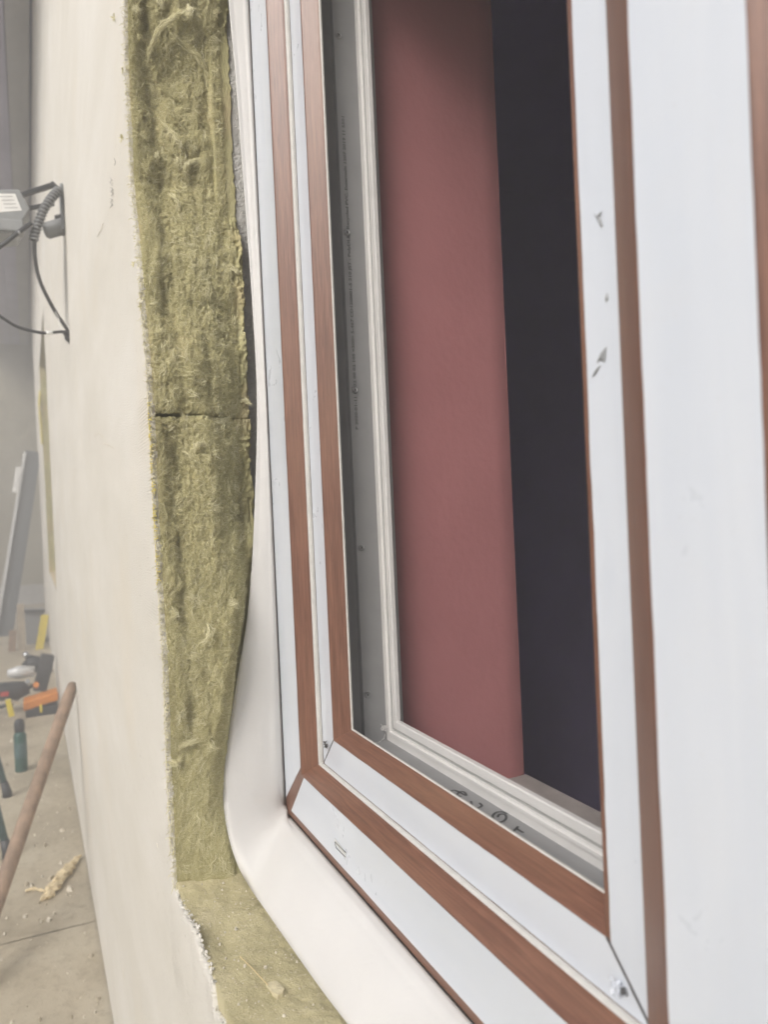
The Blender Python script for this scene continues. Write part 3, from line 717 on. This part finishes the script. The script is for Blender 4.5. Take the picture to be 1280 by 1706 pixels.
# dark open mitres of the casement (thin dark strip laid along the gap)
def mitre(u0, w0, u1, w1, v, name):
    mb = MB(); a, b = P(u0, v, w0), P(u1, v, w1); d = (b-a).normalized(); s_ = d.cross(Vector((0, 1, 0)))
    n = 12; vs = []
    for i in range(n+1):
        p = a.lerp(b, i/n); h = .0011*(1 + .7*N3(i*.9, u0*10, 1))
        vs += [p - s_*h, p + s_*h, p + s_*h + Vector((0, -.0007, 0)), p - s_*h + Vector((0, -.0007, 0))]
    fs = []
    for i in range(n):
        for j in range(4): fs.append((4*i+j, 4*i+(j+1) % 4, 4*i+4+(j+1) % 4, 4*i+4+j))
    mb.add(vs, fs + [(0,1,2,3), tuple(4*n+j for j in range(4))]); mb.build(name, 'cable', win)
ra, rb = rects[0][0], rects[0][1]; rw = rects[0][2]
mitre(rb-.006, rw+.006, rb-.049, rw+.049, SV, 'mitre_joint'); mitre(ra+.006, rw+.006, ra+.049, rw+.049, SV, 'mitre_joint')
# screws in the far rebate
UB = rb - .0295
def screw(px, py):
    q = at_u(px, py, UB - .001); c = P(*q); ax = Vector((1, 0, 0)); mb = MB(); prof = [(.0046, 0), (.0046, .0008), (.0036, .0022), (.0018, .0026)]
    vs = []; n = 14
    for r_, h in prof:
        for j in range(n): a = 2*math.pi*j/n; vs.append(c + ax*(h+.0002) + Vector((0, math.cos(a), math.sin(a)))*r_)
    fs = [(i*n+j, i*n+(j+1) % n, (i+1)*n+(j+1) % n, (i+1)*n+j) for i in range(3) for j in range(n)] + [tuple(3*n+j for j in range(n))]
    o = mb.add(vs, fs).build('screw', 'steel', win, False)
    k = MB()
    for d in (Vector((0, .707, .707)), Vector((0, .707, -.707))): k.obox(c + ax*.0029, ax*.0003, d*.0022, d.cross(ax)*.0004)
    k.build('slot', 'dark_gap', o)
def under2(o, p): o.parent = p
for x, y in ((564, 60), (578, 388), (591, 650), (602, 912), (612, 1157)): screw(x, y)
# print on the far rebate, reading upwards
def text(body, size, origin, xdir, ydir, mat, name, parent, squash=1):
    cu_ = bpy.data.curves.new(name, 'FONT'); cu_.body = body; cu_.size = size; cu_.resolution_u = 2; cu_.offset = .00022
    to = bpy.data.objects.new(name, cu_); col.objects.link(to)
    dg = bpy.context.evaluated_depsgraph_get(); dg.update(); me = bpy.data.meshes.new_from_object(to.evaluated_get(dg))
    bpy.data.objects.remove(to); bpy.data.curves.remove(cu_)
    for vtx in me.vertices: vtx.co = origin + xdir*(vtx.co.x*squash) + ydir*vtx.co.y
    me.materials.clear(); o = link(name, me, mat); under(o, parent); return o
a = at_u(597, 716, UB-.0006); b = at_u(578, 196, UB-.0006); a, b = P(*a), P(*b)
ln = (b-a).length
body = 'P 2020-01-11 07:32 00 02 10S <300> 5-467 CD120M01-5 210 JST . PolyDLIfe: Recycled PVC. Externalit 1207 2019 11 5501'
o = text(body, .0062, a, Vector((0, 0, 1)), Vector((0, -1, 0)), 'print', 'profile_print', win)
xs = [vv.co.z for vv in o.data.vertices]; k = ln/(max(xs)-min(xs))
for vv in o.data.vertices: vv.co.z = a.z + (vv.co.z-a.z)*k
# number by hand on the bottom rebate: 1600, written from indoors
WB_ = rw + .0295
def ribbon(pts, wd, name, mat, parent):
    mb = MB(); vs = []; m_ = len(pts)
    for i, p in enumerate(pts):
        d = pts[min(i+1, m_-1)] - pts[max(0, i-1)]; s_ = d.cross(Vector((0, 0, 1))).normalized()*wd*.5*(1 if i < m_-1 else .5)
        vs += [p-s_, p+s_]
    return mb.add(vs, [(2*i, 2*i+1, 2*i+3, 2*i+2) for i in range(m_-1)]).build(name, mat, parent)
def stroke(px): return curve_pts([P(*at_w(x, y, WB_+.0005)) for x, y in px], 5)
for px in ([(864, 1376), (859, 1381), (853, 1387)], [(861, 1380), (866, 1383), (873, 1387)], [(845, 1355), (836, 1352), (827, 1353), (821, 1359), (825, 1367), (834, 1369), (843, 1364), (842, 1357), (833, 1356), (829, 1361)], [(785, 1334), (787, 1342), (794, 1346), (803, 1342), (799, 1337)], [(749, 1319), (757, 1316), (767, 1320), (777, 1325), (774, 1319), (766, 1319), (762, 1324), (769, 1327)]):
    ribbon(stroke(px), .0030, 'handwritten_digit', 'ink', win)
# marks and tears in the film
def scrap(pts, v, name, mat, parent):
    ps = [P(*at_v(x, y, v)) for x, y in pts]; c = sum(ps, Vector())/len(ps) + Vector((0, -.0012, 0))
    return mesh(name, ps + [c], [(i, (i+1) % len(ps), len(ps)) for i in range(len(ps))], mat)
sv = SV - .0011; fv = FV - .0012
for pts in ([(988, 355), (994, 360), (1003, 352), (1000, 362), (1005, 378), (1001, 379), (996, 366)], [(1012, 487), (1014, 497), (1010, 505), (1008, 497)], [(1011, 577), (1008, 604), (1000, 600), (994, 606), (1000, 590)], [(1002, 607), (992, 625), (986, 630), (994, 614)]):
    under(scrap(pts, sv, 'film_tear', 'lampgrey', win), win)
MB().obox(P(*at_v(567, 1412, fv)), P(*at_v(576, 1424, fv)) - P(*at_v(567, 1412, fv)), Vector((0, .0003, 0)), Vector((.0, 0, .0035))).build('film_window', 'alu_light', win)
for x0, y0, x1, y1 in ((558, 1402, 576, 1420), (560, 1412, 575, 1427), (558, 1402, 560, 1412)): MB().tube([P(*at_v(x0, y0, fv-.0006)), P(*at_v(x1, y1, fv-.0006))], .0005, 5).build('film_cut', 'cable', win)
def crumple(px, py, r_, v, mat, seed, name):
    rr = random.Random(seed); c = P(*at_v(px, py, v)); vs, fs = [], []; n = 7
    for i in range(n):
        for j in range(n):
            x, z = (i/(n-1)-.5)*2, (j/(n-1)-.5)*2
            vs.append(c + Vector((x*r_*rr.uniform(.7, 1.2), -rr.uniform(0, .006), z*r_*1.3*rr.uniform(.7, 1.2))))
    fs = [(i*n+j, i*n+j+1, i*n+n+j+1, i*n+n+j) for i in range(n-1) for j in range(n-1)]
    o = mesh(name, vs, fs, mat); under(o, win); return o
crumple(1031, 1640, .0045, SV-.001, 'film', 2, 'crumpled_film'); crumple(1045, 1650, .0022, SV-.001, 'cable', 3, 'torn_foil')
crumple(546, 1240, .004, SV-.001, 'cable', 5, 'torn_foil')
# curled shavings left in the corner of the rebate
mb = MB()
cpt = at_u(640, 1212, UB-.004)
for k in range(14):
    p = P(*cpt); d = Vector((rnd.uniform(-.2, .6), rnd.uniform(-1, .5), rnd.uniform(-.7, .7))).normalized(); L = rnd.uniform(.004, .011)
    mb.tube([p + d*L*t_ + Vector((0, .002*math.sin(t_*5+k), .003*math.sin(t_*4+k*2))) for t_ in (0, .3, .6, .85, 1)], .0004, 4)
mb.tube([P(*at_u(x, y, UB-.006)) for x, y in ((642, 1222), (640, 1230), (630, 1237), (615, 1238))], .0004, 4)
tag(mb.build('weld_shavings', 'pvc', win), 'curled white plastic shavings left at the rebate corner', kind='stuff')

# ------------------------------------------------------------------ white connection strip round the frame
def resample(pl, n):
    d = [0]
    for a, b in zip(pl, pl[1:]): d.append(d[-1] + (b-a).length)
    out = []; j = 0
    for i in range(n+1):
        s = d[-1]*i/n
        while j < len(d)-2 and d[j+1] < s: j += 1
        k = (s-d[j])/max(1e-9, d[j+1]-d[j]); out.append(pl[j].lerp(pl[j+1], min(1, k)))
    return out
oc = [P(1.208, .3215, 1.03)]
for (x, y), u in zip(((380, 0), (391, 120), (400, 240), (409, 360), (419, 500), (427, 650), (425, 800), (415, 1000), (395, 1130), (381, 1220), (374, 1280), (372, 1335), (380, 1390), (396, 1440), (415, 1475)), (1.208, 1.208, 1.208, 1.209, 1.210, 1.210, 1.209, 1.207, 1.204, 1.200, 1.194, 1.184, 1.168, 1.148, 1.120)): oc.append(P(*at_u(x, y, u)))
for x, y in ((440, 1512), (470, 1555), (530, 1640), (580, 1706)): oc.append(P(*at_w(x, y, -.548)))
oc += [P(.62, .293, -.548), P(.4, .296, -.547), P(.0, .298, -.547), P(-.40, .298, -.547)]
ocs = curve_pts(oc, 10)
k1 = 11*10; k2 = 17*10                               # the bend lies between these stations of the outer rim
in_far = [P(1.2015, FV-.0015, 1.03), P(1.2015, FV-.0015, -.4775)]
in_mid = [P(1.2015, FV-.0015, -.4775)] + [P(1.2015 - .012*math.sin(a), FV-.0015, -.4775 - .012*(1-math.cos(a))) for a in [math.pi/2*i/8 for i in range(1, 9)]]
in_bot = [in_mid[-1], P(-.40, FV-.0015, -.4895)]
A = resample(in_far, 120) + resample(in_mid, 70)[1:] + resample(in_bot, 120)[1:]
B = resample(ocs[:k1+1], 120) + resample(ocs[k1:k2+1], 70)[1:] + resample(ocs[k2:], 120)[1:]
vs, fs = [], []; nc = 16
for i, (a, b) in enumerate(zip(A, B)):
    k = min(1, max(0, (i-105)/100)); k = k*k*(3-2*k)
    nrm = Vector((1-k, 0, k)).normalized()                 # out of the reveal on the far side, upwards below
    wid = (b-a).length; corner = math.exp(-((i-155)/30)**2)
    for j in range(nc+1):
        q = j/nc; p = a.lerp(b, q)
        p = p + nrm*math.sin(q*math.pi)*wid*(.06-.035*corner) + nrm*(.0007*N3(i*.10, q*2.5, 3) + .0010*N3(i*.035, q*1.2, 8))*math.sin(q*math.pi)
        p = p + nrm*.0020*math.exp(-((q-.17)/.06)**2)*(1-corner)     # stiff rib near the frame
        if q > .75 and i < 95: p = p + Vector((.003*(q-.75)*4, 0, 0))      # curled rim up the side
        vs.append(p)
n = nc+1
for it in range(110):
    nv_ = list(vs)
    for i in range(85, 235):
        for j in range(2, nc):
            k = i*n+j; nv_[k] = vs[k]*.5 + (vs[k-n] + vs[k+n])*.25
    vs = nv_
for i in range(len(A)-1):
    for j in range(nc): k = i*n+j; fs.append((k, k+1, k+n+1, k+n))
o = mesh('connection_strip', vs, fs, 'sheet', None, smooth=True)
so = o.modifiers.new('thick', 'SOLIDIFY'); so.thickness = .0012; so.offset = 0
tag(o, 'white flexible plastic connection strip curving round the window frame corner', 'strip')

# ------------------------------------------------------------------ floodlight on the wall
UL = 3.1
fl_ = thing('floodlight', 'grey floodlight on a black bracket with coiled cable on the wall', 'floodlight', P(UL, VW, 1.1))
def L3(x, y, u=UL): return P(*at_u(x, y, u))
mb = MB(); mb.box(3.06, 3.14, VW-.012, VW-.0005, 1.07, 1.24); mb.build('wall_plate', 'lampgrey', fl_, bevel=.003)
def bar(p0, p1, hw_, hh, depth=Vector((1, 0, 0))):
    d = p1-p0; c = (p0+p1)/2; s_ = d.cross(depth).normalized(); return MB().obox(c, d/2, s_*hh, depth*hw_)
bar(L3(-6, 339), L3(88, 309), .014, .007).build('bracket_arm', 'black', fl_, bevel=.002)
bar(L3(85, 305), L3(104, 322), .010, .007).build('bracket_elbow', 'cable', fl_, bevel=.002)
bar(L3(92, 365), L3(116, 360), .014, .009).build('bracket_foot', 'black', fl_, bevel=.002)
bar(L3(40, 349), L3(90, 340), .008, .006, Vector((1, 0, 0))).build('bracket_brace', 'black', fl_)
bar(L3(100, 325, 3.08), L3(115, 358, 3.08), .004, .004).build('bracket_strut', 'lampgrey', fl_)
# housing seen from its back: chamfered box with sticker
vs = []
hp = [(-40, 334), (33, 333), (50, 365), (38, 384), (30, 402), (-40, 410)]
for u in (3.0, 3.16): vs += [P(*at_u(x, y, UL)) + Vector((-(u-UL), 0, 0)) for x, y in hp]
n = 6; body = mesh('housing', vs, [tuple(range(n)), tuple(range(2*n-1, n-1, -1))] + [(i, (i+1) % n, n+(i+1) % n, n+i) for i in range(n)], 'lampgrey')
b = body.modifiers.new('bevel', 'BEVEL'); b.width = .006; b.segments = 2; under(body, fl_)
def LS(x, y, off): q = L3(x, y); return q + Vector((UL-3.0+off, 0, 0))
st = mesh('rating_sticker', [LS(-20, 341, .0012), LS(26, 341, .0012), LS(37, 368, .0012), LS(-10, 372, .0012)], [(0,1,2,3)], 'white'); under(st, fl_)
mb = MB()
for k in range(4):
    p0, p1 = LS(2+k*2.4, 346+k*6, .0020), LS(22+k*2.6, 345.5+k*6, .0020); s_ = Vector((0, 0, .0012)); mb.add([p0-s_, p1-s_, p1+s_, p0+s_], [(0,1,2,3)])
mb.build('sticker_print', 'lampgrey', st)
mb = MB(); mb.obox(LS(12, 392, -.02), Vector((.03, 0, 0)), Vector((0, .055, 0)), Vector((0, 0, .022))); mb.build('junction_box', 'lampgrey', fl_, bevel=.006)
mb = MB(); mb.tube([L3(74, 386), L3(78, 385), L3(112, 375), L3(116, 374)], [.022, .030, .030, .026], 18); mb.build('motion_sensor', 'lampgrey', fl_, True)
mb = MB(); mb.tube([L3(-2, 332, 3.02), L3(4, 329, 3.02)], .006, 10); mb.build('clamp_screw', 'steel', fl_)
mb = MB(); mb.tube([L3(30, 388, 2.98), L3(33, 387, 2.98)], .005, 10); mb.build('clamp_screw', 'steel', fl_)
# coiled sleeve: tube plus a wound spiral
spine = curve_pts([L3(99, 316, 3.05), L3(86, 330, 3.03), L3(74, 348, 3.02), L3(66, 368, 3.02), L3(59, 388, 3.02), L3(56, 401, 3.02)], 10)
mb = MB(); mb.tube(spine, .013, 12); slv = mb.build('cable_sleeve', 'cable', fl_, True)
hel = []; turns = 17; NN = turns*12
sp2 = resample(spine, NN)
for i, p in enumerate(sp2):
    d = (sp2[min(i+1, NN)] - sp2[max(0, i-1)]).normalized(); a1 = d.cross(Vector((1, 0, 0))).normalized(); a2 = d.cross(a1); a = 2*math.pi*i/12
    hel.append(p + (a1*math.cos(a) + a2*math.sin(a))*.0145)
mb = MB(); mb.tube(hel, .0032, 5); mb.build('spiral_wrap', 'lampgrey', slv, True)
mb = MB(); mb.tube(curve_pts([L3(56, 400, 3.02), L3(57, 430, 3.03), L3(66, 470, 3.06), L3(88, 515, 3.10), L3(110, 548, 3.13), L3(117, 562, 3.15)], 8), .0045, 8); mb.tube(curve_pts([L3(59, 400, 3.02), L3(60, 430, 3.03), L3(68, 468, 3.06), L3(90, 513, 3.10), L3(111, 546, 3.13), L3(118, 560, 3.15)], 8), .0035, 8); mb.build('supply_cable', 'cable', fl_, True)
mb = MB(); mb.tube(curve_pts([L3(-30, 432, 2.99), L3(5, 408, 2.99), L3(30, 388, 2.99), L3(52, 372, 3.0)], 8), .008, 8); mb.build('lamp_cable', 'black', fl_, True)
mb = MB(); mb.tube(curve_pts([L3(-30, 505), L3(0, 527), L3(30, 545), L3(60, 553), L3(76, 555), L3(104, 553), L3(112, 556)], 8), .0058, 8); lc = mb.build('loop_cable', 'black', fl_, True)
mb = MB(); mb.tube([L3(77, 555.3), L3(88, 554.6)], .0072, 10); mb.build('white_tape', 'white', lc, True)
mb = MB(); mb.tube(curve_pts([L3(106, 552, 3.13), L3(112, 562, 3.14), L3(119, 569, 3.15), L3(124, 576, 3.16)], 4), [.007]*4+[.012]*5+[.014]*3+[.009], 9); mb.build('cable_plug', 'cable', fl_, True)
mb = MB(); mb.tube(curve_pts([L3(92, 520, 3.1), L3(98, 532, 3.1), L3(99, 543, 3.1), L3(106, 550, 3.1)], 5), .0016, 5); mb.build('cable_tie', 'white', fl_)

# ------------------------------------------------------------------ yard things
def G(x, y, dw=0): return P(*at_w(x, y, GW+dw))
# wooden handle leaning on the wall
s0 = at_v(121, 1141, VW-.014); tp = P(*s0); bt = P(*at_w(-75, 1700, GW))
mb = MB(); q = [tp.lerp(bt, i/20) for i in range(21)]; rr_ = .0155*s0[0]/2.2
mb.tube(q, [rr_*(.8 if i == 0 else 1)*(1+.04*N3(i, 1, 1)) for i in range(21)], 12)
tag(mb.build('wooden_handle', 'wood', None, True), 'worn round wooden handle leaning against the plastered wall', 'pole')
# aluminium plank leaning at the far corner
pa, pb = at_u(55, 752, 12.2), at_u(14, 1010, 11.9); A_, B_ = P(*pa), P(*pb); d = B_-A_; B_ = A_ + d*((0-A_.z)/d.z)
ap = thing('aluminium_plank', 'long grey aluminium plank leaning against the far house corner', 'plank', tuple(B_))
d = (B_-A_); s_ = d.cross(Vector((1, 0, 0))).normalized(); s_ = s_ if s_.y > 0 else -s_
MB().obox((A_+B_)/2, d/2, s_*.10, Vector((.02, 0, 0))).build('web', 'alu', ap)
for sg, mt in ((-1, 'alu_light'), (1, 'alu')): MB().obox((A_+B_)/2 + s_*sg*.103 + Vector((.03, 0, 0)) + d*.01, d/2*.99, s_*.02 if sg < 0 else s_*.006, Vector((.035, 0, 0))).build('flange', mt, ap)  # left flange takes the lighter aluminium: its lit side put into the colour
MB().obox(A_ + d*.17 - s_*.15 + Vector((.05, 0, 0)), d*.07, s_*.035, Vector((.03, 0, 0))).build('clamp', 'white', ap)
# trestle whose feet reach into view
tr = thing('work_trestle', 'teal steel trestle legs at the left edge of the yard', 'trestle', tuple(G(-60, 1360)))
for (x, y), (hx, hy) in (((13, 1422), (-62, 1120)), ((12, 1323), (-62, 1060))):
    ft = G(x, y, .015); uu = at_w(x, y, GW)[0]; tpp = P(*at_u(hx, hy, uu))
    MB().tube([ft, tpp], .017, 8).build('leg', 'teal', tr, True); MB().tube([ft + Vector((0, 0, -.014)), ft + Vector((0, 0, .012)), ft.lerp(tpp, .08)], [.026, .026, .020], 10).build('foot', 'black', tr, True)
t0, t1 = P(*at_u(-62, 1120, at_w(13, 1422, GW)[0])), P(*at_u(-62, 1060, at_w(12, 1323, GW)[0])); MB().tube([t0, t1], .02, 8).build('top_bar', 'teal', tr, True)
# foam can
fc = G(36, 1284); can = thing('foam_can', 'dark green foam can standing on the paving', 'can', tuple(fc))
def lathe(base, prof, n=20):
    mb = MB(); vs = [base + Vector((math.cos(2*math.pi*j/n)*r_, math.sin(2*math.pi*j/n)*r_, h)) for r_, h in prof for j in range(n)]
    fs = [(i*n+j, i*n+(j+1) % n, (i+1)*n+(j+1) % n, (i+1)*n+j) for i in range(len(prof)-1) for j in range(n)] + [tuple(range(n))[::-1], tuple((len(prof)-1)*n+j for j in range(n))]
    return mb.add(vs, fs)
lathe(fc, [(.034, 0), (.037, .004), (.037, .22), (.035, .235), (.024, .252)]).build('can_body', 'green', can, True)
lathe(fc + Vector((0, 0, .25)), [(.028, 0), (.031, .006), (.031, .05), (.026, .07), (.014, .078)]).build('cap', 'black', can, True)
lathe(fc + Vector((0, 0, .09)), [(.0374, 0), (.0376, .002), (.0376, .09), (.0374, .092)]).build('label_band', 'teal', can, True)
# tool case with tools on top
tc_ = G(72, 1192); uT = at_w(72, 1192, GW)[0]
case = thing('tool_case', 'black tool case with an orange lid by the wall', 'case', tuple(tc_))
def T3(x, y, u): return P(*at_u(x, y, u))
c = T3(70, 1186, uT); ax = (T3(96, 1182, uT) - T3(42, 1192, uT))/2; up = Vector((0, 0, 1))
MB().obox(c + Vector((-.1, 0, 0)), ax, up*.042, Vector((.10, 0, 0))).build('base', 'black', case, bevel=.015)
MB().obox(c + up*.085 + Vector((-.1, 0, 0)) - ax*.03, ax*1.08 + up*.02, up*.036, Vector((.10, 0, 0))).build('lid', 'orange', case, bevel=.012)
MB().obox(c + up*.03 + Vector((.004, 0, 0)) - ax*.05, ax*.08, up*.03, Vector((.006, 0, 0))).build('latch', 'yellow', case, bevel=.003)
dr = thing('angle_grinder', 'black grinder with silver gear head and red mark lying left of the case', 'power tool', tuple(G(25, 1180)))
uG = uT+.25
MB().tube([T3(-30, 1155, uG), T3(0, 1152, uG), T3(30, 1150, uG), T3(48, 1145, uG)], [.05, .075, .075, .05], 14).build('motor_body', 'black', dr, True)
MB().tube([T3(12, 1122, uG+.1), T3(30, 1120, uG+.1), T3(58, 1118, uG+.1)], [.03, .055, .045], 12).build('gear_head', 'alu_light', dr, True)
MB().obox(T3(8, 1153, uG) + Vector((.076, 0, 0)), Vector((.003, 0, 0)), Vector((0, .03, 0)), Vector((0, 0, .018))).build('badge', 'redp', dr)
MB().tube([T3(46, 1136, uG-.05), T3(46, 1135, uG-.09)], .018, 12).build('switch_button', 'steel', dr)
MB().tube([T3(-8, 1180, uG), T3(20, 1172, uG), T3(55, 1140, uG)], .016, 10).build('side_handle', 'black', dr, True)
md = thing('mixer_drill', 'dark drill body with chrome chuck behind the grinder', 'power tool', tuple(G(60, 1150)))
uM = uG+.5
MB().tube([T3(40, 1112, uM), T3(52, 1104, uM), T3(70, 1108, uM), T3(80, 1122, uM)], [.04, .07, .08, .05], 12).build('drill_body', 'black', md, True)
MB().tube([T3(40, 1094, uM), T3(48, 1088, uM)], .03, 12).build('chuck', 'steel', md, True)
bar(T3(66, 1150, uM-.2), T3(80, 1090, uM-.2), .05, .055).build('grip', 'cable', md, bevel=.01)
MB().tube([T3(60, 1142, uG-.12), T3(60, 1140, uG-.16)], .022, 12).build('orange_knob', 'orange', md)
fg = thing('foam_gun', 'yellow foam gun lying in front of the grinder', 'foam gun', tuple(G(18, 1195)))
bar(T3(13, 1165, uT-.1), T3(20, 1193, uT-.1), .02, .02).build('grip', 'yellow', fg, bevel=.006); bar(T3(8, 1166, uT-.1), T3(34, 1172, uT-.1), .012, .012).build('barrel', 'palewood', fg, bevel=.003)
tb = thing('grey_tub', 'dark grey plastic tub at the foot of the far wall', 'tub', P(12.6, -.1, GW))
pts = [(41, 1018), (73, 1017), (66, 1092), (45, 1092)]; vs = [P(*at_u(x, y, 10.8)) for x, y in pts]; vs += [p + Vector((-.35, 0, 0)) for p in vs]
o = mesh('tub_body', vs, [(0,1,2,3), (7,6,5,4), (1,5,6,2), (0,3,7,4), (3,2,6,7), (0,4,5,1)], 'lampgrey'); under(o, tb)
bar(P(*at_u(40, 1018, 10.78)), P(*at_u(75, 1017, 10.78)), .03, .014).build('rim', 'black', tb)
o = MB().obox(P(*at_u(70, 1054, 10.3)), P(*at_u(65, 1084, 10.3)) - P(*at_u(70, 1054, 10.3)), Vector((0, .045, 0)), Vector((.012, 0, 0))).build('yellow_board', 'yellow'); tag(o, 'narrow yellow board leaning at the wall behind the tools', 'board')
o = bar(P(*at_u(34, 1006, 10.4)), P(*at_u(36, 1096, 10.4)), .03, .04).build('batten', 'palewood'); tag(o, 'short pale upright batten between plank and grey tub', 'batten')
o = bar(P(*at_u(22, 1050, 10.4)), P(*at_u(19, 1092, 10.4)), .03, .04).build('batten', 'wood'); tag(o, 'short brown batten stub beside the pale batten', 'batten')
# torn foam strip on the ground
ctrl = [G(72, 1497, .012), G(88, 1478, .02), G(105, 1455, .022), G(122, 1434, .02), G(134, 1426, .012)]
pp = curve_pts(ctrl, 10); mb = MB(); mb.tube(pp, [.010+.014*math.sin(math.pi*min(1, i/len(pp)+.1)) for i in range(len(pp))], 12); vs = []
for x in mb.v:
    p = Vector(x); q = Vector((N3(p.x*45, p.y*45, p.z*45), N3(p.x*45+9, p.y*45, p.z*45), N3(p.x*45, p.y*45+7, p.z*45)))*.016 + Vector((N3(p.x*140, p.y*140, p.z*140), N3(p.y*140, p.x*140, 3), 0))*.007
    p = p + q; p.z = max(.0, .004 + (p.z-.004)*.75); vs.append(p)
mb.v = vs; o = mb.build('foam_strip', 'foam', None, False)
tag(o, 'torn pale foam strip lying on the paving by the wall', 'foam')
pp = curve_pts([G(42, 1484, .008), G(55, 1480, .012), G(76, 1484, .01)], 8); mb = MB(); mb.tube(pp, [.005+.008*abs(N3(i*.5, 5, 2)) for i in range(len(pp))], 7)
tag(mb.build('foam_sliver', 'foam'), 'thin pale foam sliver pointing left of the foam strip', 'foam')
